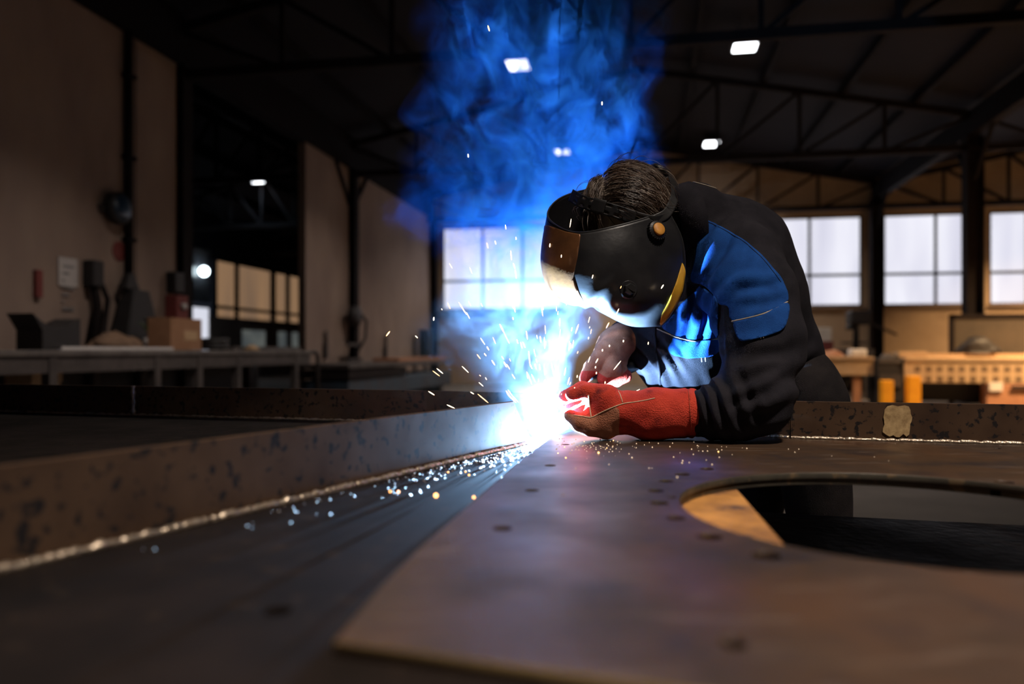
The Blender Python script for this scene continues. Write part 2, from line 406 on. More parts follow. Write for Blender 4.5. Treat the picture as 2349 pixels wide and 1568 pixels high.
def hairmat():
    m = mat('dark hair with grey strands', (0.05,0.03,0.02), (0.03,0.018,0.013), 20, 0.38)
    N = m.node_tree.nodes; K = m.node_tree.links; b = N['Principled BSDF']
    g = N.new('ShaderNodeNewGeometry'); r = N.new('ShaderNodeValToRGB'); cr = r.color_ramp
    cr.elements[0].color = (0.035,0.02,0.013,1); cr.elements[1].position = 0.70; cr.elements[1].color = (0.10,0.06,0.04,1)
    e = cr.elements.new(0.90); e.color = (0.38,0.31,0.25,1)
    K.new(g.outputs['Random Per Island'], r.inputs[0]); K.new(r.outputs[0], b.inputs['Base Color']); return m
M['hair'] = hairmat()
def glovemat():
    """red suede; the palm leather, marked by the vertex attribute 'palm', is tan"""
    m = mat('red suede and tan leather', (0.66,0.065,0.035), (0.44,0.035,0.022), 16, 0.85, None, 0, 0.45, 400, spots=(0.16,0.018,0.018), spot_scale=22, spot_at=(0.58,0.74), spec=0.2)
    N = m.node_tree.nodes; K = m.node_tree.links; b = N['Principled BSDF']; src = b.inputs['Base Color'].links[0].from_socket
    a = N.new('ShaderNodeAttribute'); a.attribute_name = 'palm'; mr = N.new('ShaderNodeMapRange'); mr.inputs[1].default_value = -1.0; mr.inputs[2].default_value = 1.0
    K.new(a.outputs['Fac'], mr.inputs[0]); mx = N.new('ShaderNodeMix'); mx.data_type = 'RGBA'; K.new(mr.outputs[0], mx.inputs[0]); K.new(src, mx.inputs[6])
    n = N.new('ShaderNodeTexNoise'); n.inputs['Scale'].default_value = 30; r = N.new('ShaderNodeValToRGB')
    r.color_ramp.elements[0].position = 0.35; r.color_ramp.elements[1].position = 0.7
    r.color_ramp.elements[0].color = (0.52,0.21,0.12,1); r.color_ramp.elements[1].color = (0.32,0.11,0.06,1)
    tc = N.new('ShaderNodeTexCoord'); K.new(tc.outputs['Object'], n.inputs['Vector']); K.new(n.outputs[0], r.inputs[0]); K.new(r.outputs[0], mx.inputs[7]); K.new(mx.outputs[2], b.inputs['Base Color'])
    return m
M['glove'] = glovemat()

# ================================================================== THE HALL
def struct(o): o['kind'] = 'structure'; return o
XL, XR, YF, RIDGE = -7.0, 6.5, 24.0, -0.25
EAVE, TOPZ, CHORD = 6.1, 7.45, 5.2
struct(MB().box(-16.2, 20.2, -8.2, 38.2, -0.2, 0.0).build('floor', M['floor']))
roof_bm = MB()
def slope(x0, z0, x1, z1, y0=-8.2, y1=38.2):
    roof_bm.add([(x0,y0,z0),(x1,y0,z1),(x1,y1,z1),(x0,y1,z0),(x0,y0,z0+.15),(x1,y0,z1+.15),(x1,y1,z1+.15),(x0,y1,z0+.15)],
                [(0,1,2,3),(7,6,5,4),(0,4,5,1),(1,5,6,2),(2,6,7,3),(3,7,4,0)])
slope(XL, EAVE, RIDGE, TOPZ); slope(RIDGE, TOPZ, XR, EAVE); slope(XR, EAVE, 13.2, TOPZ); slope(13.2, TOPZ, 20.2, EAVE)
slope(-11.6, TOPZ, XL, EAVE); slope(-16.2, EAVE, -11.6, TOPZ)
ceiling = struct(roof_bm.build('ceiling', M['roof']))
def roofz(x):
    x = abs(x-RIDGE); return TOPZ-(TOPZ-EAVE)*x/6.75
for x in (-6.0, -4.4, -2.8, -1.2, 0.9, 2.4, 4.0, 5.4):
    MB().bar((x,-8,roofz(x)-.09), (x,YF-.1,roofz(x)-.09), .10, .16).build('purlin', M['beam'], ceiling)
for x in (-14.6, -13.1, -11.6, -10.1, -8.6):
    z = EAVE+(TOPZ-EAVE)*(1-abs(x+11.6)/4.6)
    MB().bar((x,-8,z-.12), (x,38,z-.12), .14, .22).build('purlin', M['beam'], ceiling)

wl = struct(MB().box(XL-.12, XL+.12, -8.2, YF, 5.33, 6.15).build('trim_1', M['beam']))     # eaves beam along the left row
struct(MB().box(XR-.10, XR+.10, -8.2, YF, 5.45, 5.95).build('trim_2', M['beam']))           # eaves beam along the right row
wall_left = struct(new_obj('wall_left', None))
for y0, y1 in ((-8.2,9.42), (9.46,10.36), (14.72,17.02), (17.2,23.98)):
    MB().box(XL-.1, XL+.06, y0, y1, 0, 5.33).build('panel', M['concrete'], wall_left)
wall_far = struct(new_obj('wall_far', None))
SILL, MID, HEAD = 2.38, 3.30, 5.03
WINS = [(-6.59,-2.70,[-5.27,-3.98]), (1.80,6.13,[3.24,4.68]), (6.73,9.08,[8.15]), (9.56,12.6,[10.55,11.6]), (13.2,17.4,[14.6,16.0])]
MB().box(XL, 20.2, YF, YF+.25, 0, SILL).build('panel', M['tanwall'], wall_far)
MB().box(XL, 20.2, YF, YF+.25, HEAD, 7.55).build('panel', M['tanwall'], wall_far)
xs = [XL]+[v for w in WINS for v in w[:2]]+[20.2]
for a, b in zip(xs[0::2], xs[1::2]): MB().box(a, b, YF, YF+.25, SILL, HEAD).build('panel', M['tanwall'], wall_far)
for k, (a, b, mul) in enumerate(WINS):
    w = struct(new_obj('window_%d' % (k+1), None))
    fr = MB(); t = .05
    fr.box(a, b, YF+.02, YF+.12, SILL, SILL+t); fr.box(a, b, YF+.02, YF+.12, HEAD-t, HEAD); fr.box(a, a+t, YF+.02, YF+.12, SILL, HEAD); fr.box(b-t, b, YF+.02, YF+.12, SILL, HEAD)
    fr.build('window_frame', M['frame'], w)
    MB().box(a, b, YF+.03, YF+.11, MID-.04, MID+.04).build('glazing_bar', M['frame'], w)
    for m in mul: MB().box(m-.04, m+.04, YF+.03, YF+.11, SILL, HEAD).build('glazing_bar', M['frame'], w)
    xx = [a]+mul+[b]
    for x0, x1 in zip(xx[:-1], xx[1:]):
        for z0, z1 in ((SILL, MID), (MID, HEAD)): MB().box(x0, x1, YF+.07, YF+.09, z0, z1).build('pane', M['pane'], w)
    MB().box(a-.05, b+.05, YF-.08, YF+.02, SILL-.07, SILL).build('window_sill', M['concrete'], w)
struct(MB().box(-16.2, 20.2, -8.2, -8.0, 0, 7.55).build('wall_back', M['concrete']))
struct(MB().box(20.0, 20.2, -8.0, 24.0, 0, 7.55).build('wall_right', M['concrete']))
struct(MB().box(-16.2, XL, 38.0, 38.2, 0, 7.55).build('wall_side_far', M['concrete']))
struct(MB().box(XL-.1, XL+.1, 24.2, 38.0, 0, 7.55).build('wall_side_right', M['concrete']))
# the wall of the neighbouring bay seen through the opening, with its amber windows and white door
wall_side = struct(new_obj('wall_side_left', None))
MB().box(-16.2, -16.0, -8.0, 38.0, 0, 2.35).build('panel', M['concrete'], wall_side)
MB().box(-16.2, -16.0, -8.0, 38.0, 4.45, 7.55).build('panel', M['roof'], wall_side)
MB().box(-16.2, -16.0, -8.0, 23.6, 2.35, 4.45).build('panel', M['concrete'], wall_side)
for k, (y0, y1, mm) in enumerate(((26.4,27.7,'warmpane'), (27.95,30.6,'warmpane'), (31.0,32.0,'warmpane'), (32.3,34.6,'warmpane'), (35.0,37.8,'warmpane'))):
    w = struct(new_obj('window_%d' % (k+6), None)); MB().box(-16.1, -16.05, y0, y1, 2.75, 4.45).build('pane', M[mm], w); MB().box(-16.1, -16.05, y0, y1, 2.35, 2.68).build('pane', M[mm], w)
    fr = MB()
    for yy in (y0-.06, y1+.06): fr.box(-16.12, -15.98, yy-.06, yy+.06, 2.35, 4.45)
    fr.box(-16.12, -15.98, y0, y1, 2.66, 2.78); fr.build('window_frame', M['beam'], w)
d1 = struct(new_obj('door_1', None))
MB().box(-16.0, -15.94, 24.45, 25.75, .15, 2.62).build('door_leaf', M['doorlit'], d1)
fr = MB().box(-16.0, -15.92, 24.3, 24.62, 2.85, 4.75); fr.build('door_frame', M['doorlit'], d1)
MB().box(-16.0, -15.93, 24.62, 25.9, 4.55, 4.75).build('door_header', M['frame'], d1)
MB().box(-16.0, -15.95, 24.62, 25.9, 2.85, 4.55).build('pane', M['greyglass'], d1)
for y0, y1 in ((28.2,30.0), (31.2,31.9), (32.5,34.0)):
    w = struct(new_obj('trim_%d' % (3+int(y0)), None)); MB().box(-15.99, -15.95, y0, y1, .9, 1.9).build('pane', M['greenglass'], w)

# --- columns and roof trusses
def h_column(name, x, y, z1, label, w=.22, bracket=True):
    t = thing(name, label, 'column', (x, y, 0))
    MB().box(x-w/2, x+w/2, y-.012, y+.012, .02, z1).build('web', M['column'], t)
    for s in (-1, 1): MB().box(x+s*w/2-.012, x+s*w/2+.012, y-w/2, y+w/2, .02, z1).build('flange', M['column'], t)
    MB().box(x-w*.8, x+w*.8, y-w*.8, y+w*.8, 0, .025).build('base_plate', M['column'], t)
    if bracket:
        for s in (-1, 1): MB().bar((x, y+s*.1, z1-.9), (x, y+s*.95, z1), .07).build('brace', M['beam'], t)
    return t
h_column('steel_column', XL+.02, 10.52, 5.33, 'dark steel column on the near side of the opening in the left wall', .24, False)
h_column('steel_column', XL+.10, 17.11, 5.33, 'dark steel column between the two plaster wall panels right of the opening', .24)
h_column('steel_column', XL+.16, 23.8, 5.33, 'dark steel column in the far left corner beside the bright window', .24, False)
h_column('steel_column', XR, 17.1, 5.45, 'tall brown steel column standing before the right windows, nearest the camera', .30)
h_column('steel_column', XR-.05, 23.7, 5.45, 'brown steel column against the far wall between two bright windows', .30)
def truss(y, x0, x1, label):
    t = thing('roof_truss', label, 'roof truss', ((x0+x1)/2, y, CHORD))
    mid = (x0+x1)/2; zt = lambda x: TOPZ-.22-(TOPZ-EAVE)*abs(x-mid)/((x1-x0)/2)
    MB().bar((x0,y,CHORD), (x1,y,CHORD), .12, .14).build('bottom_chord', M['column'], t)
    for s in (x0, x1): MB().bar((s,y,zt(s)), (mid,y,zt(mid)), .12, .14).build('top_chord', M['column'], t)
    n = 8; X = [x0+(x1-x0)*i/n for i in range(n+1)]
    for i in range(1, n): MB().bar((X[i],y,CHORD), (X[i],y,zt(X[i])), .07).build('post', M['column'], t)
    for i in range(n):
        a, b = (i, i+1) if i < n/2 else (i+1, i)
        MB().bar((X[a],y,zt(X[a])), (X[b],y,CHORD), .07).build('diagonal', M['column'], t)
for y, w in ((10.5,'above the first column bay'), (17.1,'above the middle of the hall'), (23.5,'just before the far windows')):
    truss(y, XL, XR, 'dark steel roof truss of the main bay '+w)
for y, w in ((17.1,'nearer the camera'), (23.5,'just before the far wall')):
    truss(y, XR, 19.9, 'dark steel roof truss of the right bay '+w)
truss(17.1, -16.0, XL, 'dark steel roof truss of the neighbouring left bay seen through the opening')
truss(23.5, -16.0, XL, 'dark steel roof truss of the neighbouring left bay, farther from the camera')
truss(30.5, -16.0, XL, 'dark steel roof truss at the far end of the neighbouring left bay')

# --- ceiling lamps
def ceiling_lamp(x, y, label, power, col, z=6.55, s=.40, s2=.52, spread=math.radians(140)):
    t = thing('ceiling_lamp', label, 'lamp', (x, y, z), group='square lamps under the roof')
    MB().box(x-s/2-.04, x+s/2+.04, y-s2/2-.04, y+s2/2+.04, z+.02, z+.12).build('housing', M['lampbody'], t, bevel=.02)
    MB().box(x-s/2, x+s/2, y-s2/2, y+s2/2, z, z+.03).build('diffuser', M['lampglow'], t, bevel=.02)
    zz = roofz(x) if abs(x) < 6 else 6.6
    for sx in (-1, 1): MB().bar((x+sx*.12, y, z+.10), (x+sx*.12, y, zz), .02).build('hanger', M['lampbody'], t)
    l = bpy.data.lights.new('lamp_light', 'AREA'); l.shape = 'RECTANGLE'; l.size = s; l.size_y = s2; l.energy = power; l.color = col; l.spread = spread     # beam narrowed to keep the upper walls dark
    o = new_obj('lamp_light', l, t); o.location = (0, 0, -.012)
    return t
lamps = [(-2.5,14.6,'square white ceiling lamp in the blue smoke, upper of the two left lamps'),
         (-2.5,22.2,'small white ceiling lamp in the smoke just above the welder\'s head'),
         (1.7,14.4,'largest square ceiling lamp at the upper right under the dark roof'),
         (1.7,22.1,'small white ceiling lamp right of the welder\'s head'),
         (-2.5,7.0,'unseen lamp added to the left row to light the long bench wall'), (1.7,-.7,'unseen lamp added to the right row behind the camera for foreground light')]  # last two are out of view, added to light the bench wall and foreground
for x, y, lab in lamps: ceiling_lamp(x, y, lab, LAMP_W*(2.6 if y < 0 else 2.0 if y < 10 else 1.9), LAMP_COL, spread=math.radians(75 if y < 0 else 108 if y < 10 else 122), z=6.82 if y > 20 else 6.55)
ceiling_lamp(-12.6, 23.0, 'bluish ceiling lamp seen through the opening in the left wall', LAMP_W*.15, (.45,.75,1.0))
for x, y, q, w in ((9.0,13.5,22,'its middle'), (11.0,21.0,8,'its far end')): ceiling_lamp(x, y, 'unseen warm lamp added in the right bay at '+w, LAMP_W*q, WARM_COL, z=6.2, spread=math.radians(105))  # out of view, added to brighten the right benches and far wall
y_, z_ = at_x(472, 622, -15.7)
t = thing('wall_lamp', 'round glowing cool white wall lamp beside the white door beyond the opening', 'lamp', (-15.9, y_, z_))
MB().lathe([(.05,0),(.12,.04),(.17,.12),(.17,.2),(.12,.28),(.03,.31)], (-15.93,y_,z_), (1,0,0), 20).build('globe', M['bulb'], t, True)
MB().box(-16.0,-15.9,y_-.08,y_+.08,z_-.08,z_+.08).build('bracket', M['lampbody'], t)

# --- left side: long bench and the things on and above it
bx0, bx1, bz = -6.55, -5.6, 1.06
t = thing('long_workbench', 'long dark steel workbench running along the left wall', 'workbench', (-6.0, 8.0, 0))
MB().box(bx0, bx1, 3.2, 12.15, bz-.06, bz).build('bench_top', M['benchtop'], t, bevel=.008)
MB().box(bx1-.06, bx1-.02, 3.2, 12.1, bz-.22, bz-.06).build('front_rail', M['bench'], t)
for px in (-120, 125, 365, 462, 552, 683): 
    yy = at_x(px, 850, bx1)[0]
    for xx in (bx1-.10, bx0+.05): MB().box(xx, xx+.09, yy-.05, yy+.05, 0, bz-.06).build('leg', M['bench'], t)
MB().box(bx0, bx1-.05, 3.3, 12.0, .28, .31).build('lower_shelf', M['black'], t)
MB().box(bx0+.02, bx0+.04, 6.75, 12.0, .31, bz-.06).build('back_panel', M['black'], t)
MB().tube([(bx1-.03,12.1,bz-.03),(bx1-.03,12.35,bz-.03),(bx1-.03,12.42,bz-.10),(bx1-.03,12.42,0)], .035, 8).build('end_rail', M['bench'], t, True)
def wallbox(px, py, w_px, h_px, X=-6.94, th=.02):
    y, z = at_x(px, py, X); y2 = at_x(px+w_px, py, X)[0]; z2 = at_x(px, py+h_px, X)[1]; return (X-th, X+th, min(y,y2), max(y,y2), min(z,z2), max(z,z2))
# cradle
y0 = at_x(55, 760, -6.0)[0]; y1 = at_x(165, 760, -6.0)[0]; ym = (y0+y1)/2; hw = (y1-y0)/2
prof = [(ym-hw*.62,bz),(ym-hw*.62,bz+.20),(ym-hw*1.0,bz+.36)]+[(ym+hw*s, bz+.23+.13*s*s) for s in np.linspace(-.85,.75,9)]+[(ym+hw,bz+.33),(ym+hw,bz)]
mb = MB(); n = len(prof); mb.add([(-6.2,y,z) for y,z in prof]+[(-5.9,y,z) for y,z in prof], [tuple(range(n)), tuple(reversed(range(n,2*n)))]+[(i,n+i,n+(i+1)%n,(i+1)%n) for i in range(n)])
tag(center_origin(mb.build('cradle_block', M['black'])), 'black saddle-shaped cradle block with a curved top on the long bench', 'cradle block')
# cardboard box
y0 = at_x(375, 780, -5.9)[0]; y1 = at_x(447, 780, -5.9)[0]
t = thing('cardboard_box', 'brown cardboard box on the long bench before the opening', 'box', (-6.05,(y0+y1)/2,bz))
MB().box(-6.12,-5.80,y0,y1,bz+.001,bz+.40).build('carton', M['cardboard'], t, bevel=.006)
MB().box(-5.802,-5.796,y0+(y1-y0)*.42,y1-(y1-y0)*.15,bz+.13,bz+.25).build('shipping_label', M['wood'], t)
for s in (0,1): MB().bar((-6.12+.32*s,(y0+y1)/2,bz+.402),(-5.97+.02*s,(y0+y1)/2,bz+.41), y1-y0, .006).build('flap', M['cardboard'], t)
# rags, coil, sheet, crate
def blob(name, c, r, m, label, cat, seed, sq=(1,1,.5)):
    bm = bmesh.new(); bmesh.ops.create_icosphere(bm, subdivisions=4, radius=1.0)
    P = np.array([v.co[:] for v in bm.verts]); nn = vnoise(P*2.2+seed*7.3, seed)+.5*vnoise(P*5+seed, seed+1)
    P = P*(0.72+.4*nn[:,None])*np.array(sq)*r; P[:,2] = np.maximum(P[:,2], 0)
    Fc = [[v.index for v in f.verts] for f in bm.faces]; bm.free()
    o = obj(name, P, Fc, m, None, True); o.location = c; return tag(o, label, cat)
yy = at_x(272, 790, -6.2)[0]; blob('rag_heap', (-6.25,yy,bz+.001), .36, M['cloth'], 'low heap of brown rags on the long bench left of the cardboard box', 'rags', 3, (.6,1.15,.5))
yy = at_x(492, 790, -5.95)[0]
t = thing('wire_coil', 'dark coil of wire lying on the bench right of the cardboard box', 'coil', (-5.95,yy,bz))
for k in range(3): MB().tube([(-5.95+.17*math.cos(a), yy+.17*math.sin(a), bz+.042+.05*k+.01*math.sin(a)) for a in np.linspace(0,6.283,25)], .03, 7).build('winding', M['black'], t, True)
yy = at_x(600, 800, -6.1)[0]
tag(center_origin(MB().bar((-6.1,yy-.9,bz+.03),(-6.0,yy+1.1,bz+.03),.09,.06).build('steel_bar', M['benchtop'])), 'grey steel bar lying flat near the right end of the long bench', 'bar')
yy = at_x(180, 805, -5.8)[0]
tag(center_origin(MB().bar((-5.85,yy-.2,bz+.02),(-5.75,yy+1.5,bz+.02),.05,.035).build('steel_bar', M['paper'])), 'pale flat steel bar lying along the bench edge right of the cradle', 'bar')
yy = at_x(585, 798, -5.9)[0]; blob('rag_heap', (-5.95,yy,bz), .11, M['wood'], 'small tan crumpled lump on the right half of the long bench', 'rag', 9, (.8,1,.8))
y0 = at_x(40, 850, -6.2)[0]; y1 = at_x(110, 850, -6.2)[0]
t = thing('crate', 'pale tan crate on the shelf beneath the left end of the long bench', 'crate', (-6.2,(y0+y1)/2,.31))
MB().box(-6.35,-6.05,y0,y1,.31,.86).build('crate_body', M['tan'], t, bevel=.006)
for s in (.40,.60,.80): MB().box(-6.05,-6.03,y0,y1,s-.07,s+.06).build('board', M['tan'], t)
# things hung on the wall
t = thing('notice_sheet', 'white printed paper sheet pinned to the left wall above the bench', 'notice', (XL+.07, at_x(155,620,-6.93)[0], at_x(155,655,-6.93)[1]))
b = wallbox(134, 588, 44, 66, XL+.075, .004); MB().box(*b).build('sheet', M['paper'], t)
for k in range(7):
    z = b[5]-.12-k*.085; MB().box(b[1], b[1]+.001, b[2]+.06, b[3]-.06-.08*(k%3), z, z+.03).build('print_line', M['ink'], t)
tag(center_origin(MB().box(*wallbox(80, 618, 14, 64, XL+.09, .03)).build('red_holder', M['red'], bevel=.01)), 'narrow dull red holder on the left wall left of the notice', 'holder')
y, z = at_x(262, 478, -6.9)
t = thing('wall_gauge', 'round dark blue gauge mounted high on the left wall', 'gauge', (XL+.06,y,z))
MB().lathe([(.20,0),(.21,.02),(.21,.10),(.19,.12),(.0,.12)], (XL+.10,y,z), (1,0,0), 28).build('case', M['black'], t, True)
MB().lathe([(.17,0),(.17,.012),(.0,.014)], (XL+.215,y,z), (1,0,0), 28).build('dial', M['gauge'], t, True)
MB().bar((XL+.06,y-.25,z-.05),(XL+.06,y+.1,z+.1),.1,.1).build('bracket', M['bench'], t)
y, z = at_x(300, 640, -6.86); z0 = 5.33
t = thing('wall_pipe', 'thin brown vertical pipe running up the left wall from the black hood', 'pipe', (XL+.11,y,z))
MB().tube([(XL+.11,y,z-.1),(XL+.11,y,z0)], .055, 12).build('pipe', M['column'], t, True)
for q in (.5, 1.6, 2.7): MB().box(XL+.06,XL+.18,y-.08,y+.08,z+q,z+q+.05).build('clamp', M['beam'], t)
y, z = at_x(312, 782, -6.75); y2, z2 = at_x(312, 645, -6.75)
t = thing('extraction_hood', 'tall black tapered hood hanging on the left wall below the pipe', 'hood', (-6.75,y,z))
def frustum(x, y, z0, z1, w0, w1, d0, d1):
    return MB().add([(x-d0,y-w0,z0),(x+d0,y-w0,z0),(x+d0,y+w0,z0),(x-d0,y+w0,z0),(x-d1,y-w1,z1),(x+d1,y-w1,z1),(x+d1,y+w1,z1),(x-d1,y+w1,z1)],
                    [(3,2,1,0),(4,5,6,7),(0,1,5,4),(1,2,6,5),(2,3,7,6),(3,0,4,7)])
frustum(-6.75,y,z,z2-.12,.36,.16,.14,.09).build('cone', M['black'], t, bevel=.02)
frustum(-6.78,y-.1,z2-.12,z2+.1,.14,.05,.07,.05).build('neck', M['black'], t, bevel=.02)
y, z = at_x(216, 790, -6.85); y2, z2 = at_x(216, 612, -6.85)
t = thing('hanging_hose', 'dark hose hanging on the left wall between the notice and the hood', 'hose', (-6.85,y,z))
MB().tube([(-6.88,y2,z2),(-6.84,y2+.05,z2-.5),(-6.86,y2-.06,z2-1.0),(-6.84,y2+.02,z)], .05, 8).build('hose', M['column'], t, True)
MB().tube([(-6.88,y2+.02,z2+.05),(-6.80,y2+.18,z2-.4),(-6.84,y2+.12,z2-1.0),(-6.86,y2+.04,z)], .035, 8).build('hose', M['column'], t, True)
MB().box(-6.94,-6.78,y2-.1,y2+.1,z2-.25,z2+.08).build('hook_box', M['black'], t, bevel=.02)
y, z = at_x(279, 576, -6.9)
tag(center_origin(MB().lathe([(.13,0),(.13,.008),(0,.008)], (XL+.062,y,z), (1,0,0), 24).build('round_sticker', M['red'])), 'faint red round sticker on the left wall beside the pipe', 'sticker')
y, z = 10.22, at_x(400, 700, -6.7)[1]
t = thing('switch_box', 'dark red switch box on the wall end beside the opening', 'switch box', (-6.84,y,z-.3))
MB().box(-6.94,-6.74,y-.14,y+.14,z-.3,z+.16).build('box', M['red'], t, bevel=.015); MB().box(-6.94,-6.78,y-.11,y+.11,z+.2,z+.5).build('box', M['black'], t, bevel=.015)
MB().lathe([(.05,0),(.05,.04),(0,.045)], (-6.74,y,z), (1,0,0), 14).build('button', M['paper'], t, True)
y, z = at_x(348, 740, -6.4)
t = thing('potted_plant', 'small green plant on the bench before the column', 'plant', (-6.4,y,bz))
MB().lathe([(.07,0),(.10,.16),(.085,.16),(.08,.13),(0,.13)], (-6.4,y,bz), (0,0,1), 16).build('pot', M['paper'], t, True)
for k in range(22):
    a = k*2.4; r = .05+.008*(k%7); p = Vector((-6.4,y,bz+.14)); q = p+Vector((math.cos(a)*r*2, math.sin(a)*r*2, .16+.02*(k%8))); s = Vector((-math.sin(a),math.cos(a),0))*.03; m_ = (p+q)/2+Vector((0,0,.05))
    MB().add([p, m_-s, q, m_+s, m_+Vector((0,0,.006))], [(0,1,4),(1,2,4),(2,3,4),(3,0,4),(3,2,1,0)]).build('leaf', M['green'], t)
# column fittings right of the opening
y, z = at_x(812, 725, -6.7)
t = thing('hose_reel', 'black clamp box with a looped hose on the column right of the opening', 'hose reel', (-6.7,y,z-.6))
MB().lathe([(.16,0),(.24,.04),(.24,.2),(.16,.24)], (-6.80,y,z), (1,0,0), 20).build('reel', M['black'], t, True)
MB().tube([(-6.6,y+.05,z+.1),(-6.55,y+.4,z-.1),(-6.6,y+.45,z-.5),(-6.65,y+.1,z-.8)], .035, 8).build('hose', M['black'], t, True)
for q in (-.65,-1.0): MB().bar((-6.68,y-.42,z+q),(-6.68,y+.42,z+q),.06,.08).build('peg_bar', M['bench'], t)
for px, py, lab in ((748,790,'small dark tool hanging on the plaster wall left of the column'), (885,795,'slim dark tool hanging on the plaster wall right of the column')):
    y, z = at_x(px, py, -6.88); t = thing('hanging_tool', lab, 'tool', (-6.9,y,z-.25))
    MB().tube([(-6.88,y,z+.3),(-6.88,y+.02,z)], .035, 8).build('handle', M['bench'], t, True); MB().box(-6.92,-6.85,y-.06,y+.07,z-.3,z+.02).build('head', M['bench'], t, bevel=.015)
y, z = at_x(977, 790, -6.6)
t = thing('fuse_box', 'dark blue fuse box low on the corner column left of the bright window', 'fuse box', (-6.65,y,z-.5))
MB().box(-6.75,-6.5,y-.25,y+.25,z-.5,z+.45).build('cabinet', M['gauge'], t, bevel=.02); MB().box(-6.5,-6.47,y-.2,y+.2,z-.4,z+.35).build('cover', M['gauge'], t, bevel=.01)
MB().tube([(-6.62,y,z-.5),(-6.62,y,0)], .05, 8).build('conduit', M['black'], t, True)
# machine bed in front of the far left wall
ya = at_x(738, 840, -5.6)[0]; yb = at_x(1000, 840, -5.6)[0]
t = thing('machine_bed', 'long low dark blue machine bed in front of the plaster wall', 'machine', (-5.6,(ya+yb)/2,0))
MB().box(-6.1,-5.1,ya,yb,.74,.82).build('bed_top', M['bench'], t, bevel=.01)
MB().box(-6.05,-5.12,ya+.05,ya+(yb-ya)*.45,.56,.72).build('apron', M['column'], t)
MB().box(-6.05,-5.15,ya+.1,yb-.1,.18,.54).build('bed_body', M['bluesteel'], t, bevel=.03)
for q in (.12,.5,.88): MB().box(-6.0,-5.2,ya+(yb-ya)*q-.12,ya+(yb-ya)*q+.12,0,.2).build('foot', M['bench'], t)
ya2 = at_x(885, 828, -5.6)[0]
tag(center_origin(MB().box(-5.9,-5.3,ya2,yb-.1,.825,.90).build('rusty_sheet', M['rustplate'])), 'rust coloured metal sheet lying on the machine bed', 'sheet')

# --- right side: benches below the windows
YB = 15.5
xa, za = at_y(1880, 818, YB); xb = at_y(2005, 818, YB)[0]; zt = at_y(1950, 818, YB)[1]; zl = at_y(1950, 860, YB)[1]
t = thing('worn_workbench', 'pale worn workbench behind the welder\'s back, left of the black cabinet', 'workbench', ((xa+xb)/2,YB,0))
MB().box(xa-.8,xb,YB,YB+.9,zt-.06,zt).build('bench_top', M['wood'], t, bevel=.01)
MB().box(xa-.8,xb,YB+.02,YB+.06,zl,zt-.06).build('front_panel', M['wood'], t)
for xx in (xa-.7, at_y(1968,880,YB)[0]): MB().box(xx-.07,xx+.07,YB+.05,YB+.19,0,zl).build('leg', M['rustplate'], t)
MB().box(xa-.7,xb-.1,YB+.3,YB+.8,.25,.6).build('drawer_box', M['black'], t)
xw = at_y(1968,812,YB+.3)[0]
tag(center_origin(MB().box(xw-.14,xw+.16,YB+.25,YB+.55,zt,zt+.15).build('white_tub', M['white'], bevel=.03)), 'small white tub on the end of the worn workbench', 'tub')
xw = at_y(1908,812,YB+.4)[0]; blob('rag_heap', (xw,YB+.5,zt+.001), .2, M['rustplate'], 'orange brown rag beside the white tub on the worn workbench', 'rag', 5, (1.3,.8,.6))
xc0 = at_y(2008,820,YB)[0]; xc1 = at_y(2074,820,YB)[0]; zc = at_y(2040,822,YB)[1]
t = thing('tool_cabinet', 'black steel cabinet between the two right workbenches', 'cabinet', ((xc0+xc1)/2,YB,0))
MB().box(xc0+.02,xc1-.02,YB-.05,YB+.7,.1,zc).build('carcass', M['black'], t, bevel=.01)
MB().box(xc0+.06,xc1-.06,YB-.08,YB-.05,.38,zc-.3).build('drawer', M['bench'], t); MB().box(xc0+.05,xc1-.05,YB-.06,YB-.05,zc-.08,zc-.02).build('rim', M['benchtop'], t)
for xx in (xc0+.08, xc1-.08): MB().box(xx-.04,xx+.04,YB,YB+.6,0,.1).build('foot', M['black'], t)
for px, lab in ((2033,'short yellow post before the black cabinet, left of the pair'), (2094,'thicker bright yellow post at the left end of the slotted bench, right of the pair')):
    w = .10 if px == 2033 else .11; xx, zz = at_y(px, 862 if px > 2050 else 872, YB-.35)
    t = thing('yellow_post', lab, 'post', (xx,YB-.35,0))
    MB().box(xx-w,xx+w,YB-.45,YB-.25,.02,zz).build('post', M['yellowleg'], t, bevel=.01); MB().box(xx-w*1.5,xx+w*1.5,YB-.5,YB-.2,0,.02).build('base_plate', M['black'], t)
xd0 = at_y(2076,825,YB-.1)[0]; xd1 = xd0+3.4; zd = at_y(2150,822,YB-.1)[1]; zd0 = at_y(2150,877,YB-.1)[1]
t = thing('slotted_bench', 'long tan steel bench with two rows of slots along its front', 'workbench', ((xd0+xd1)/2,YB,0))
MB().box(xd0,xd1,YB-.1,YB+1.2,zd-.05,zd+.02).build('bench_top', M['tan'], t, bevel=.008)
MB().box(xd0,xd1,YB-.08,YB-.04,zd0,zd-.05).build('front_panel', M['tan'], t)
for r in range(2):
    for c in range(17):
        x = xd0+.17+c*.19; z = zd-.16-r*.18; MB().box(x,x+.11,YB-.083,YB-.079,z-.09,z+.02).build('slot', M['slot'], t)
for xx in (xd0+.1, xd0+1.7, xd1-.2): MB().box(xx-.07,xx+.07,YB+.2,YB+.34,0,zd0).build('leg', M['column'], t)
MB().box(xd0+.3,xd1-.1,YB+.4,YB+.44,.1,zd0).build('back_panel', M['black'], t)
MB().box(xd0,xd1,YB+.6,YB+1.2,zd+.02,zd+.09).build('wooden_board', M['wood'], t)
xx, zz = at_y(2285, 888, YB-.2)
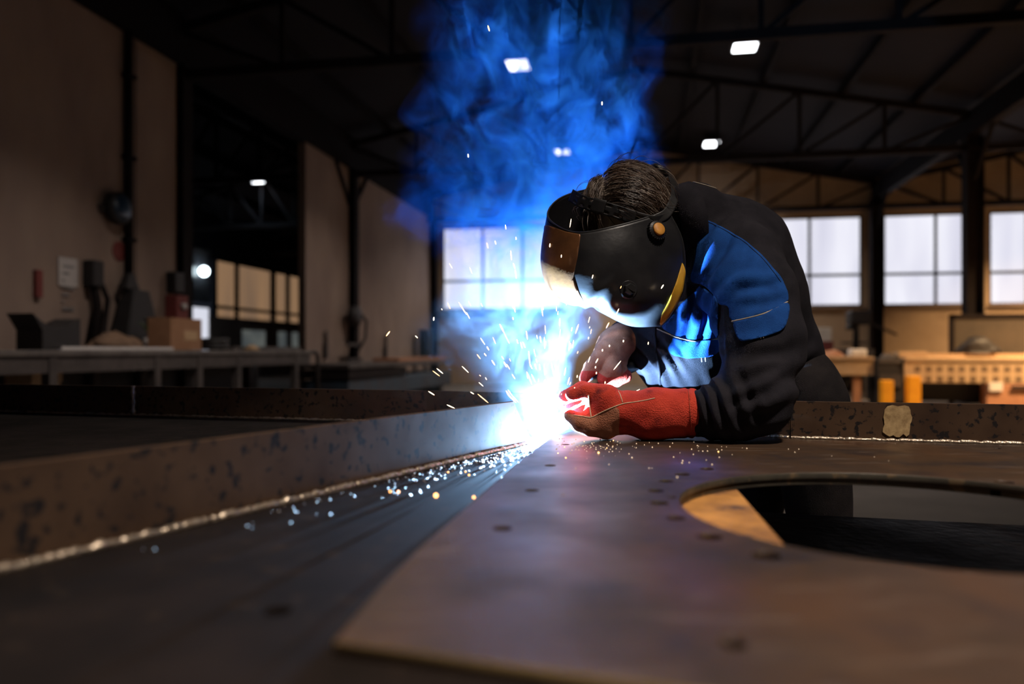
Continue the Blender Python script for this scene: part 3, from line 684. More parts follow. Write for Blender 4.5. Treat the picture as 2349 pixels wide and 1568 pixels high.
t = thing('drawer_unit', 'orange brown drawer unit beneath the right end of the slotted bench', 'drawer unit', (xx+.2,YB,0))
MB().box(xx-.12,xx+1.0,YB-.1,YB+.18,.02,zd0-.02).build('carcass', M['rustplate'], t, bevel=.01); MB().box(xx-.08,xx+.14,YB-.13,YB-.1,zz-.07,zz+.09).build('label_plate', M['white'], t)
MB().box(xx+.3,xx+.6,YB-.14,YB-.1,zz-.02,zz+.03).build('handle', M['black'], t)
# backboard, press, small things
xe0, ze1 = at_y(2182, 724, 16.78); ze0 = at_y(2182, 812, 16.78)[1]
t = thing('backboard', 'large dark framed board standing behind the slotted bench', 'board', (xe0+1.3,16.78,0))
MB().box(xe0,xe0+2.8,16.76,16.82,ze0-.1,ze1).build('board_panel', M['screen'], t); 
MB().box(xe0-.03,xe0+.05,16.74,16.84,0.0,ze1+.03).build('frame_post', M['column'], t); MB().box(xe0-.03,xe0+2.8,16.74,16.84,ze1-.06,ze1+.03).build('frame_rail', M['column'], t); MB().box(xe0+2.72,xe0+2.8,16.74,16.84,0,ze1+.03).build('frame_post', M['column'], t)
xx, zz = at_y(2245, 805, YB+.7); blob('tool_bag', (xx,YB+.75,zd+.09), .33, M['black'], 'black tool bag slumped on the slotted bench before the dark board', 'bag', 12, (1.1,.6,.95))
xx = at_y(2043, 805, YB+.3)[0]; blob('rag_heap', (xx-.05,YB+.3,zc+.002), .15, M['bench'], 'dark heap of rags on top of the black cabinet', 'rags', 14, (1.0,.7,.6))
xx = at_y(2098, 812, YB+.4)[0]; tag(center_origin(MB().box(xx-.35,xx+.15,YB+.2,YB+.5,zd+.021,zd+.13).build('wood_offcut', M['wood'], bevel=.01)), 'light wooden offcut at the left end of the slotted bench', 'offcut')
xx, zz = at_y(1960, 740, 18.5); zb = at_y(1960, 800, 18.5)[1]
t = thing('drill_press', 'black bench drill press before the wall below the windows', 'drill press', (xx,18.5,0))
MB().box(xx-.45,xx+.35,18.2,18.8,0,zb).build('stand', M['bench'], t, bevel=.02)
MB().tube([(xx+.06,18.6,zb),(xx+.06,18.6,zz-.05)], .07, 12).build('pillar', M['black'], t, True)
MB().box(xx-.14,xx+.32,18.25,18.75,zz-.05,zz+.27).build('head', M['black'], t, bevel=.05)
MB().lathe([(.13,0),(.15,.05),(.11,.12)], (xx-.05,18.5,zz-.16), (0,0,1), 16).build('motor', M['black'], t, True)
MB().tube([(xx-.02,18.4,zz-.05),(xx-.02,18.4,zz-.35)], [.05,.025], 10).build('chuck', M['black'], t, True)
MB().box(xx-.25,xx+.22,18.25,18.7,zb+.12,zb+.16).build('table', M['black'], t); 
MB().bar((xx+.2,18.4,zz+.05),(xx+.85,18.35,zz-.28),.05).build('lever', M['black'], t)
xx, zz = at_y(1880, 770, 18.8)
t = thing('supply_shelf', 'pale shelf of supplies against the wall behind the welder\'s back', 'shelf', (xx,19,0))
MB().box(xx-.9,xx+.45,18.9,19.3,0,zz-.35).build('cupboard', M['bench'], t); MB().box(xx-.9,xx+.3,18.95,19.3,zz-.35,zz+.2).build('carton', M['white'], t, bevel=.02); MB().box(xx+.02,xx+.32,18.85,19.1,zz-.35,zz-.12).build('tin', M['red'], t, bevel=.02)

# ================================================================== THE STEEL WORKPIECE (camera-aligned ground frame: x right, y forward)
HC, HR = (0.496, 0.944), 0.284
ZB = ZP-.010
wp = thing('steel_workpiece', 'large brown welded steel frame with a round opening and upright edge strips', 'steel frame', (0,1.2,ZB-.010), True)
def plate(name, outer, holes, z0, z1, m, parent, edge):
    cu = bpy.data.curves.new(name, 'CURVE'); cu.dimensions = '2D'; cu.fill_mode = 'BOTH'; cu.extrude = (z1-z0)/2-.0008; cu.bevel_depth = .0008; cu.bevel_resolution = 1
    def sp(pts):
        s = cu.splines.new('POLY'); s.points.add(len(pts)-1); s.use_cyclic_u = True
        for p, q in zip(s.points, pts): p.co = (q[0], q[1], 0, 1)
    sp(outer)
    for x, y, r in holes:
        n = 128 if r > .1 else 28; sp([(x+r*math.cos(2*math.pi*k/n), y+r*math.sin(2*math.pi*k/n)) for k in range(n)])
    tmp = bpy.data.objects.new(name, cu); COL.objects.link(tmp)
    me = bpy.data.meshes.new_from_object(tmp.evaluated_get(bpy.context.evaluated_depsgraph_get()))
    bpy.data.objects.remove(tmp); bpy.data.curves.remove(cu)
    me.name = name; n = len(me.vertices); a = np.empty(n*3); me.vertices.foreach_get('co', a); a = a.reshape(-1,3); a[:,2] += (z0+z1)/2; a -= BASES[root_of(parent)]
    me.vertices.foreach_set('co', a.ravel()); me.materials.clear(); me.materials.append(m); me.materials.append(edge); me.materials.append(M['cut']); me.update()
    bb = BASES[root_of(parent)]; sm_h = [h for h in holes if h[2] < .1]
    for p in me.polygons:
        c = p.center; dark = any(abs(math.hypot(c.x+bb[0]-h[0], c.y+bb[1]-h[1])-h[2]) < .004 for h in sm_h)
        p.material_index = 0 if abs(p.normal.z) > .6 or dark else 2 if abs(math.hypot(c.x+bb[0]-HC[0], c.y+bb[1]-HC[1])-HR) < .02 else 1
    return new_obj(name, me, parent)
flange_pts = [(1.42,1.505),(0.62,1.71),(0.42,1.86),(-0.24,2.17),(-1.78,2.60)]
small = [(1298,1019,.009),(1262,1067,.0105),(1220,1124,.0105),(1152,1211,.0115),(1622,1075,.0125),(1566,1087,.0125),(1527,1103,.0125),(1505,1125,.0125),(1541,1140,.007),(1512,1153,.0125),(1550,1187,.0125),(1627,1230,.0145),(1757,1273,.0145),(1682,1475,.010),(2303,1105,.0145),(2288,1028,.008)]
def unp(px, py, drop=DROP): d = drop*F/(py-HOR); return ((px-CX)/F*d, d)
holes = [(*unp(px,py), r) for px,py,r in small]
top_outer = [(-.1185,.515),(.083,.449),(.62,.272),(1.50,.14),(1.50,1.47),(.63,1.694),(.43,1.845),(.10,2.0),(.083,1.70),(.02,1.382),(-.0385,1.05),(-.089,.767),(-.107,.638)]
plate('top_plate', top_outer, [(*HC,HR)]+holes, ZB, ZP, M['steel'], wp, M['bare'])
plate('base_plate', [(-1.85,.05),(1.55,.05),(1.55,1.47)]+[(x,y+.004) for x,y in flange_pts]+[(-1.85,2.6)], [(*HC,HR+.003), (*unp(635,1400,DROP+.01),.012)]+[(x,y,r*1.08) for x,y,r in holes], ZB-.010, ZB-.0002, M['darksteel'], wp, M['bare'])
def strip(name, a, b, z0, z1, th, m, low=None):
    n = 24; mb = MB(); a = np.array(a); b = np.array(b); t = (b-a)/np.linalg.norm(b-a); nr = np.array((-t[1],t[0])); V = []
    for i in range(n+1):
        p = a+(b-a)*i/n; w = 0.0
        if low: p = a+(b-a)*(low[1][i] if i < len(low[1]) else (i-len(low[1])+1)/(n-len(low[1])+1)*(1-low[1][-1])+low[1][-1])
        zt_ = low[0][i] if low and i < len(low[0]) else z1+w*.6
        for s, z in ((-1,z0),(1,z0),(1,zt_),(-1,zt_)): q = p+nr*(s*th/2+w*(z>z0)); V.append((q[0],q[1],z))
    Fc = [(3,2,1,0), (4*n,4*n+1,4*n+2,4*n+3)]
    for i in range(n):
        for k in range(4): Fc.append((4*i+k,4*i+(k+1)%4,4*i+4+(k+1)%4,4*i+4+k))
    return mb.add(V, Fc).build(name, m, wp, bevel=.001)
def bead(pts, r, gaps=()):
    pts = resample(pts, max(40, int(np.linalg.norm(np.diff(np.array(pts),axis=0),axis=1).sum()/.004))); n = len(pts); rs = []
    nz = vnoise(np.c_[np.arange(n)*.35, np.zeros(n), np.zeros(n)], 3)
    for i in range(n): rs.append(r*(.75+.5*nz[i]+.12*math.sin(i*1.9)))
    pts[:,2] += (nz-.5)*.0015
    return MB().tube([tuple(p) for p in pts], rs, 8).build('weld_bead', M['weld'], wp, True)
lx = lambda d: .069+.518*(d-1.75)
HT = ZP+.088
for a, b in zip(flange_pts[:-1], flange_pts[1:]):
    strip('edge_strip', a, b, ZB, ZP+.083, .009, M['flange'])
    a = np.array(a); b = np.array(b); t = (b-a)/np.linalg.norm(b-a); nr = np.array((-t[1],t[0])); s = 1 if nr[1] < 0 else -1
    p = a+nr*s*.007; q = b+nr*s*.007
    z = ZP if a[0] > .1 else ZB
    bead([(p[0],p[1],z+.002),(q[0],q[1],z+.002)], .0045 if z == ZP else .004)
strip('edge_strip', (lx(1.95)-.006,1.95), (lx(.25)-.006,.25), ZB, HT, .009, M['flange'], ([ZB+.011,ZB+.0115,ZB+.012,ZB+.05,HT], [0,.1,.147,.168,.19]))   # end cut down to free arc light; low tail added to shade back strips
bead([(lx(1.70),1.70,ZB+.002),(lx(1.16)+.001,1.16,ZB+.002)], .0050); bead([(lx(1.155),1.155,ZB+.002),(lx(.92),.92,ZB+.002)], .0056); bead([(lx(.915),.915,ZB+.002),(lx(.25),.25,ZB+.002)], .0052)
# vertical tack weld on the left strip, paint mark on the right strip
x0, d0 = -1.20, 2.17+(-1.20+.24)*(2.60-2.17)/(-1.78+.24)
MB().tube([(x0,d0-.008,ZB+.004+.01*k) for k in range(10)], [.007+.002*math.sin(k*2.1) for k in range(10)], 8).build('tack_weld', M['weld'], wp, True)
# irregular pale patch lying on the face of the right strip
pa = np.array((.62,1.71)); pb = np.array((1.42,1.505)); tt = (pb-pa)/np.linalg.norm(pb-pa); nn = np.array((tt[1],-tt[0])); nn = nn if nn[1] < 0 else -nn
c0 = .62+.21; dc = 1.71-(.21)*(.205/.8); ctr = np.array((c0,dc))+nn*.0062
ring = []
for k in range(28):
    a = 2*math.pi*k/28; cq, sq = math.cos(a), math.sin(a); q = max(abs(cq), abs(sq)); r = 1+.05*math.sin(5*a+1)+.04*math.sin(9*a); e = .8
    px_, pz_ = cq*(e/q+1-e)*r, sq*(e/q+1-e)*(1+.05*math.sin(7*a)+(.10*math.sin(11*cq) if sq < 0 else 0))
    ring.append((ctr+tt*(.027*px_+.002*pz_), ZP+.044+.033*pz_))
V = [(p[0],p[1],z) for p,z in ring]+[(p[0]+nn[0]*.0008,p[1]+nn[1]*.0008,z) for p,z in ring]; n = 28
MB().add(V, [tuple(range(n)), tuple(reversed(range(n,2*n)))]+[(i,(i+1)%n,n+(i+1)%n,n+i) for i in range(n)]).build('paint_mark', M['chalk'], wp)
# spatter grains around the weld
mb = MB()
for k in range(700):
    if k < 480: d = 1.72-abs(rng.normal(0,.33)); x = lx(d)+.012+abs(rng.normal(0,.07)); z = ZB
    else: a = rng.uniform(0,6.28); r = abs(rng.normal(0,.25)); x = .16+r*math.cos(a); d = 1.55+r*.8*math.sin(a); z = ZP
    xe = .02+.177*(d-1.382)
    if z == ZB and x > xe-.004: continue
    if z == ZP and (x < xe+.004 or d > 1.7 or d < .6 or math.hypot(x-HC[0], d-HC[1]) < HR+.01): continue
    s = .0006+.0011*rng.random()
    mb.add([(x-s,d-s,z),(x+s,d-s,z),(x+s,d+s,z),(x-s,d+s,z),(x,d,z+1.6*s)], [(0,1,4),(1,2,4),(2,3,4),(3,0,4)])
o = mb.build('spatter', M['spatter'], wp); o['kind'] = 'stuff'

# support bars and the table beneath
def bar_box(name, a, b, w, z0, z1, m, label):
    a = np.array(a); b = np.array(b); t = (b-a)/np.linalg.norm(b-a); nr = np.array((t[1],-t[0]))
    P = [a, b, b+nr*w, a+nr*w]; mb = MB().prism([tuple(p) for p in P][::-1], z0, z1)
    o = mb.build(name, m, None, bevel=.003, rot=True); return tag(center_origin(o), label, 'bar')
ea = np.array((.353,1.207)); eb = np.array((.305,.864)); te = (eb-ea)/np.linalg.norm(eb-ea)
bar_box('support_bar', ea-te*.35, eb+te*.35, .16, ZP-.15, ZB-.0105, M['warmbar'], 'orange support bar tinted for warm light visible through the round opening')
bar_box('support_bar', (-.75,2.0), (-1.05,.4), .12, ZP-.15, ZB-.0105, M['warmbar'], 'orange tinted support bar beneath the left end of the steel frame')
bar_box('support_bar', (1.18,1.45), (1.10,.4), .12, ZP-.15, ZB-.0105, M['warmbar'], 'orange tinted support bar beneath the right end of the steel frame')
wt = thing('welding_table', 'dark grimy table carrying the steel frame, seen through the round opening', 'table', (0,1.0,0), True)
MB().prism([(-1.7,-.2),(1.4,-.2),(1.4,1.42),(.6,1.62),(.3,1.72),(-.2,2.0),(-1.7,2.45)], ZP-.20, ZP-.15).build('table_top', M['undertable'], wt)
for x, y in ((-1.5,0),(1.2,0),(1.2,1.3),(-1.5,2.2),(0,.9)): MB().box(x-.05,x+.05,y-.05,y+.05,0,ZP-.20).build('leg', M['bench'], wt)

# ================================================================== THE WELDER
base_p = np.array((.74, 2.08, 0))
person = thing('person', 'person in dark navy and blue work jacket bending over the steel frame to weld', 'person', base_p, True)
def grow(cones, k, h, post=None, it=1):
    f0 = sdf_of(cones, k); lo, hi = bounds(cones); f = (lambda X,Y,Z: post(f0(X,Y,Z),X,Y,Z)) if post else f0
    P, Q = surface_nets(f, lo, hi, h); return relax(P, Q, it), Q
H0 = L(1800,900,2.07)
torso = [(1805,895,2.07,104),(1764,790,2.03,104),(1706,690,2.0,138),(1668,592,1.985,138),(1592,500,1.93,82)]
chest = [(1668,600,1.97,118),(1572,700,1.96,104),(1562,800,2.0,104),(1640,880,2.05,104)]
near_arm = [(1690,610,1.84,98),(1722,680,1.76,98),(1748,780,1.71,92),(1730,912,1.648,84),(1672,942,1.645,66),(1590,949,1.675,50)]
far_arm = [(1570,590,2.10,92),(1545,660,2.15,70),(1500,745,2.12,58),(1432,775,1.985,42)]
shoulders = [(1690,610,1.84,98),(1570,590,2.10,92)]
jc = chain(torso)+chain(chest)+chain(near_arm)+chain(far_arm)+chain(shoulders)
zfloor = lambda s,X,Y,Z: np.maximum(s, (ZP+.002-Z)*np.where(Y < 1.735, 1, -1)-np.where(Y < 1.735, 0, 9)) # sleeve rests on the plate
JP, JQ = grow(jc, .030, .0062, zfloor, 2)
def fold(s, seed, P, sharp=1.0):
    w = np.sin(2*np.pi*s); return np.sign(w)*np.abs(w)**sharp
def folds(P):
    u, v = pix(P); D = np.zeros(len(P))
    def wgt(cx_, cy_, rx, ry): return np.exp(-(((u-cx_)/rx)**2+((v-cy_)/ry)**2)**1.5)
    n1 = vnoise(P*9, 1)-.5; n2 = vnoise(P*17+5, 2)-.5; n3 = vnoise(P*34, 4)-.5
    # forearm and elbow: slanted rings that swing round the elbow
    s = ((u-1640)*.94-(v-930)*.34)/34+1.5*n1+.5*n2; D += .0062*wgt(1662,935,78,75)*fold(s,0,P,.8)
    s = ((u-1740)*.50+(v-930)*.86)/40+1.6*n1+.5*n2; D += .0058*wgt(1755,905,72,80)*fold(s,0,P,.8)
    # upper sleeve
    s = ((v-840)*.9+(u-1740)*.28)/58+1.3*n1; D += .0045*wgt(1745,825,95,60)*fold(s,0,P)
    # shoulder: folds running from collar down to the armpit
    s = ((u-1650)*.80+(v-600)*.60)/48+1.1*n1; D += .0062*wgt(1655,590,85,95)*fold(s,0,P,.9)
    s = ((u-1740)*.35+(v-660)*.94)/56+1.0*n1; D += .004*wgt(1740,660,60,60)*fold(s,0,P)
    # chest: upright folds
    s = ((u-1590)*.97+(v-720)*.22)/36+.9*n1; D += .0065*wgt(1592,720,62,75)*fold(s,0,P,.9)
    s = ((u-1480)*.80-(v-840)*.60)/30+1.3*n1; D += .0095*wgt(1490,840,70,70)*fold(s,0,P,.8)
    # back and hips
    s = ((u-1850)*.5+(v-860)*.85)/60+1.2*n1; D += .005*wgt(1860,850,60,70)*fold(s,0,P)
    D += .004*n1+.0022*n2+.0012*n3
    # armpit crease
    D -= .010*np.exp(-(((u-1652)/9)**2+((v-800)/70)**2))
    return D
JP = JP+vnormals(JP, JQ)*folds(JP)[:,None]
JP[:,2] = np.where((JP[:,1] < 1.73) & (JP[:,2] < ZP+.0015), ZP+.0015, JP[:,2])
JN = vnormals(JP, JQ); JB = bvh_of(JP, JQ)
jacket = obj('jacket', JP, JQ, M['navy'], person, True)
ju, jv = pix(JP); facing = (JN*(JP-np.array((0,0,CAMZ)))).sum(1) < 0.02
JT = tris(JQ)
def panel(name, poly, m, off, th, parent=jacket):
    s = poly_sd(ju, jv, smooth_poly(poly+[poly[0]], 90)[:-1]); s = np.where(facing, s, -50)
    P = JP+JN*off; V, Fc = largest(*clip_tris(P, JT, s))
    o = obj(name, V, Fc, m, parent, True); md = o.modifiers.new('thick', 'SOLIDIFY'); md.thickness = th; md.offset = 0
    return o
yoke = [(1588,470),(1611,498),(1651,519),(1700,547),(1741,580),(1774,617),(1795,645),(1805,692),(1749,719),(1682,735),(1672,704),(1650,696),(1639,676),(1612,652),(1586,642),(1594,600),(1600,545)]
panel('shoulder_panel', yoke, M['blue'], .0016, .002)
panel('chest_panel', [(1606,655),(1640,678),(1648,702),(1648,747),(1644,774),(1580,777),(1546,767),(1520,750),(1532,735),(1570,690)], M['blue'], .0018, .002)
f1 = panel('sleeve_pocket_flap', [(1684,740),(1749,724),(1804,697),(1799,748),(1767,769),(1710,783),(1693,773)], M['blue'], .0042, .003)
f2 = panel('chest_pocket_flap', [(1546,772),(1580,782),(1645,779),(1638,812),(1588,820),(1553,816),(1536,797)], M['blue'], .0042, .003)
def seam(name, pts, r, m, parent, bvh, off=.001, n=60):
    p = surf_line(bvh, pts, off, n)
    if len(p) > 2: return MB().tube(p, r, 6).build(name, m, parent, True)
seam('piping', [(1560,412),(1602,421),(1643,433),(1684,447),(1725,470),(1766,507),(1794,547),(1809,576),(1813,596)], .0015, M['piping'], jacket, JB, .001, 90)
seam('piping', [(1681,738),(1715,731),(1749,722),(1780,709),(1804,694)], .0017, M['piping'], jacket, JB, .004)
seam('piping', [(1509,753),(1528,762),(1546,769),(1578,779),(1612,781),(1644,776)], .0015, M['piping'], jacket, JB, .004)
seam('stitching', [(1590,478),(1613,503),(1652,524),(1700,552),(1739,585),(1770,621),(1790,648)], .0006, M['navy'], jacket, JB, .003)
for a, b in (((1744,768),(1745,778)), ((1750,767),(1751,777)), ((1608,818),(1609,829)), ((1616,817),(1617,828))):
    seam('bar_tack', [a, ((a[0]+b[0])/2,(a[1]+b[1])/2), b], .0009, M['piping'], jacket, JB, .0035, 6)
seam('front_placket', [(1506,735),(1503,770),(1506,810),(1512,850),(1516,890)], .0035, M['navy'], jacket, JB, .001)
cc = L(1566,505,1.885); cd = L(1490,520,1.875)-cc
MB().lathe([(.080,-.030),(.090,-.028),(.088,.0),(.078,.034),(.074,.034),(.076,0)], cc, cd, 36).build('collar', M['navy'], jacket, True)
# trousers and boots
leg_n = [(H0+np.array((.03,-.085,-.02)), np.array((.82,2.02,.50)), .100, .074), (np.array((.82,2.02,.50)), np.array((.84,2.06,.08)), .074, .062)]
leg_f = [(H0+np.array((-.02,.085,-.02)), np.array((.70,2.24,.50)), .100, .074), (np.array((.70,2.24,.50)), np.array((.74,2.32,.08)), .074, .062)]
TP, TQ = grow([(H0+np.array((.01,-.05,.02)), H0+np.array((-.01,.06,.02)), .112, .112)]+leg_n+leg_f, .03, .012)
tn = vnoise(TP*np.array((14,14,9)), 8)-.5; TP = TP+vnormals(TP,TQ)*(.010*tn)[:,None]
obj('trousers', TP, TQ, M['trouser'], person, True)
for ank in (np.array((.84,2.06,.08)), np.array((.74,2.32,.08))):
    fz = lambda s,X,Y,Z: np.maximum(s, -Z+.003)
    BP, BQ = grow([(ank+np.array((0,0,.10)), ank, .062, .058), (ank-np.array((-.03,0,.035)), ank+np.array((-.17,-.03,-.04)), .052, .045)], .02, .009, fz)
    obj('boot', BP, BQ, M['boot'], person, True)
# body (skin), one continuous surface inside the clothes
HEADC = L(1440,482,1.875); fdir = L(1330,610,1.83)-HEADC; fdir /= np.linalg.norm(fdir); side = np.cross(fdir, (0,0,1)); side /= np.linalg.norm(side); upv = np.cross(side, fdir)
sc = lambda ch, q: [(a,b,ra*q,rb*q) for a,b,ra,rb in ch]
body_c = sc(jc, .72)+sc(leg_n, .7)+sc(leg_f, .7)
for leg in (leg_n, leg_f):
    e = leg[1][1]; body_c.append((e, e+np.array((-.14,-.02,-.045)), .045, .030))
body_c += [(L(1592,505,1.93), HEADC+upv*-.03, .055, .055), (HEADC-fdir*.02+upv*.01, HEADC+fdir*.015+upv*.0, .086, .080), (HEADC+fdir*.02-upv*.05, HEADC+fdir*.055-upv*.105, .058, .032),
           (HEADC+fdir*.085+upv*-.005, HEADC+fdir*.108-upv*.04, .010, .016), (HEADC+fdir*.078-upv*.075, HEADC+fdir*.080-upv*.075, .022, .022),
           (HEADC+side*.082-fdir*.005, HEADC+side*.086-fdir*.015-upv*.04, .014, .010), (HEADC-side*.082-fdir*.005, HEADC-side*.086-fdir*.015-upv*.04, .014, .010)]
def hands(px):   # simple five-finger hands inside the gloves
    return chain(px)
body_c += sc(chain([(1600,949,1.675,46),(1420,950,1.685,36),(1385,936,1.69,34)]), .9)
body_c += sc(chain([(1432,775,1.985,38),(1400,800,1.93,30)]), .9)
LF = [[(1392,908,1.667,22),(1345,897,1.667,19),(1312,905,1.672,15)], [(1392,906,1.702,22),(1336,894,1.707,19),(1296,912,1.712,16)],
      [(1392,915,1.737,21),(1338,905,1.742,18),(1300,930,1.744,15)], [(1392,930,1.762,18),(1350,925,1.767,15),(1316,948,1.762,13)],
      [(1392,968,1.672,30),(1352,972,1.662,25),(1326,968,1.662,20),(1308,955,1.667,16)]]
RF = [[(1388,806,1.90,22),(1358,842,1.885,18),(1340,867,1.872,12)], [(1406,812,1.905,22),(1405,848,1.875,20),(1384,868,1.878,15)],
      [(1414,826,1.935,20),(1424,858,1.915,17),(1402,874,1.912,14)], [(1418,832,1.965,17),(1434,862,1.955,14),(1416,876,1.95,12)],
      [(1386,806,1.955,20),(1356,842,1.945,16),(1346,868,1.925,13)]]
for fg in LF+RF: body_c += sc(chain(fg), .6)
BP, BQ = grow(body_c, .018, .0095)
obj('body', BP, BQ, M['skin'], person, True)

# gloves
def set_attr(o, name, vals):
    a = o.data.attributes.new(name, 'FLOAT', 'POINT'); a.data.foreach_set('value', np.asarray(vals, np.float32))
gl_c = chain([(1592,948,1.675,57),(1500,948,1.68,55),(1420,950,1.685,47),(1388,938,1.685,42)])+chain([(1440,945,1.685,46),(1400,961,1.682,42),(1362,966,1.675,30)])+chain([(1388,917,1.67,36),(1388,927,1.745,34)])
gl_f = [c for fg in LF for c in chain(fg)]
def glove_sdf(main, fing, k1, k2, cut=None):
    f1, f2 = sdf_of(main, k1), sdf_of(fing, .006)
    def f(X,Y,Z):
        s = smin(f1(X,Y,Z), f2(X,Y,Z), k2)
        return cut(s,X,Y,Z) if cut else s
    return f
x_cuff = L(1590,948,1.675)[0]
cutL = lambda s,X,Y,Z: np.maximum(np.maximum(s, X-x_cuff-.006*(Z-ZP)/.1+.012*(Z-ZP-.06)), ZP+.0012-Z)
lo, hi = bounds(gl_c+gl_f, .02)
GP, GQ = surface_nets(glove_sdf(gl_c, gl_f, .02, .012, cutL), lo, hi, .0034); GP = relax(GP, GQ, 1)
gu, gv = pix(GP); gn = vnormals(GP, GQ)
D = .004*(vnoise(GP*26, 3)-.5)+.002*(vnoise(GP*60, 4)-.5)
w = np.exp(-((gu-1415)/14)**2); D -= .006*w*(np.clip((gv-945)/40,-.2,1))
D -= .012*np.exp(-(((gu-1432)/22)**2+((gv-992)/22)**2)); D += .004*np.exp(-((gu-1470)/30)**2)*np.clip((gv-960)/30,0,1)
D -= .004*np.exp(-(((gu-1480)/18)**2+((gv-955)/20)**2)); D -= .004*np.exp(-((gu-1422)/12)**2)*np.clip((915-gv)/20,0,1)
D -= .003*np.exp(-((gu-1578)/4)**2)
GP = GP+gn*D[:,None]; GP[:,2] = np.maximum(GP[:,2], ZP+.001)
gloveL = obj('glove', GP, GQ, M['glove'], person, True); gloveL['label'] = 'red suede gauntlet glove with tan palm resting on the plate'
palm = poly_sd(gu, gv, [(1280,945),(1330,953),(1357,956),(1395,940),(1412,932),(1420,940),(1424,1010),(1280,1010)])
set_attr(gloveL, 'palm', palm)
GB = bvh_of(GP, GQ)
seam('seam', [(1316,952),(1338,955),(1356,957),(1376,947),(1400,936),(1428,926),(1455,922),(1480,918),(1502,913)], .0011, M['thread'], gloveL, GB, .0006, 80)
seam('seam', [(1418,897),(1423,907),(1428,923)], .0010, M['thread'], gloveL, GB, .0006, 16)
seam('seam', [(1356,957),(1354,940),(1352,920),(1350,905)], .0013, M['thread'], gloveL, GB, .0006, 24)
seam('hem', [(1578,887),(1581,910),(1583,940),(1585,970),(1586,992)], .0007, M['glove'], gloveL, GB, .0006, 30)
gr_c = chain([(1440,768,2.0,40),(1412,790,1.945,38),(1400,806,1.93,36)])+chain([(1394,806,1.905,27),(1412,822,1.955,26)])
gr_f = [c for fg in RF for c in chain(fg)]
lo, hi = bounds(gr_c+gr_f, .02)
RP, RQ = surface_nets(glove_sdf(gr_c, gr_f, .015, .010), lo, hi, .0034); RP = relax(RP, RQ, 1)
RP = RP+vnormals(RP,RQ)*(.003*(vnoise(RP*45,6)-.5))[:,None]
gloveR = obj('glove', RP, RQ, M['glove'], person, True); gloveR['label'] = 'tan and red leather glove closed round the torch handle'
ru, rv = pix(RP); set_attr(gloveR, 'palm', poly_sd(ru, rv, [(1320,740),(1470,740),(1470,815),(1425,862),(1392,866),(1366,850),(1320,850)]))

# hair
HR_ = np.array((.100,.092,.104)); OC = L(1505,505,1.910); OR = np.array((.066,.072,.085))
def hair():
    V = []; Fc = []
    def cap(c, r):
        n0 = len(V); nu, nv = 28, 16
        for i in range(nv+1):
            for j in range(nu):
                th = math.pi*i/nv; ph = 2*math.pi*j/nu
                V.append((c[0]+r[0]*math.sin(th)*math.cos(ph), c[1]+r[1]*math.sin(th)*math.sin(ph), c[2]+r[2]*math.cos(th)))
        for i in range(nv):
            for j in range(nu): Fc.append((n0+i*nu+j, n0+(i+1)*nu+j, n0+(i+1)*nu+(j+1)%nu, n0+i*nu+(j+1)%nu))
    cap(HEADC, HR_*.985); cap(OC, OR*.97)
    fwd2 = np.array((fdir[0], fdir[1], 0)); crown = HEADC+np.array((.03,.0,.10))
    for k in range(5200):
        if k < 4200:
            c, r = HEADC, HR_; d = rng.normal(size=3); d /= np.linalg.norm(d); d[2] = abs(d[2])*1.0-.18
        else:
            c, r = OC, OR; d = rng.normal(size=3); d[0] = abs(d[0])*.8+.1; d /= np.linalg.norm(d); d[2] = d[2]*.9
        if d[1] > .35: continue
        d /= np.linalg.norm(d); p = c+r*d
        u_ = CX+p[0]/p[1]*F
        if c is OC: g = np.array((.35,-.15,-1.0))
        elif u_ < 1385: g = np.array((-.75,-.55,-.45))
        else: g = np.array((1.0,-.35,-.22))
        # clumps share a direction
        ck = np.floor(p*38); cl = vnoise(ck[None]*.731+3, 5)[0]-.5; c2 = vnoise(ck[None]*.517+9, 6)[0]-.5
        g = g+np.array((c2*.7, c2*.3, cl*1.1))+rng.normal(size=3)*.13
        lift0 = .001+.004*rng.random(); lift = .003+.009*(cl+.5)+.003*rng.random(); n = 8; ln = (.045+.05*rng.random())*(.75 if c is OC else 1)
        if rng.random() < .02: lift += .022
        pts = []
        q = p.copy()
        for i in range(n):
            nd = (q-c)/r**2; nd /= np.linalg.norm(nd)
            s = math.sqrt((((q-c)/r)**2).sum()); t = i/(n-1)
            tgt = c+(q-c)/s; pts.append(tgt+nd*(lift0+lift*math.sin(min(t*1.35,1)*math.pi/2)))
            tg = g-nd*(g@nd); tg /= np.linalg.norm(tg)+1e-9; q = tgt+tg*ln/n; g = g+np.array((0,0,-.05))
        w = .00055+.0004*rng.random(); n0 = len(V)
        for i, q in enumerate(pts):
            tg = pts[min(i+1,n-1)]-pts[max(i-1,0)]; tg /= np.linalg.norm(tg); nd = (q-c); x = np.cross(tg, nd); x /= np.linalg.norm(x); y = np.cross(x, tg); ww = w*(1-.75*(i/(n-1))**2)
            V.extend((tuple(q+x*ww), tuple(q-x*ww*.6+y*ww*.9), tuple(q-x*ww*.6-y*ww*.9)))
        for i in range(n-1):
            for a in range(3): Fc.append((n0+3*i+a, n0+3*i+(a+1)%3, n0+3*i+3+(a+1)%3, n0+3*i+3+a))
    return obj('hair', V, Fc, M['hair'], person, True)
hair()

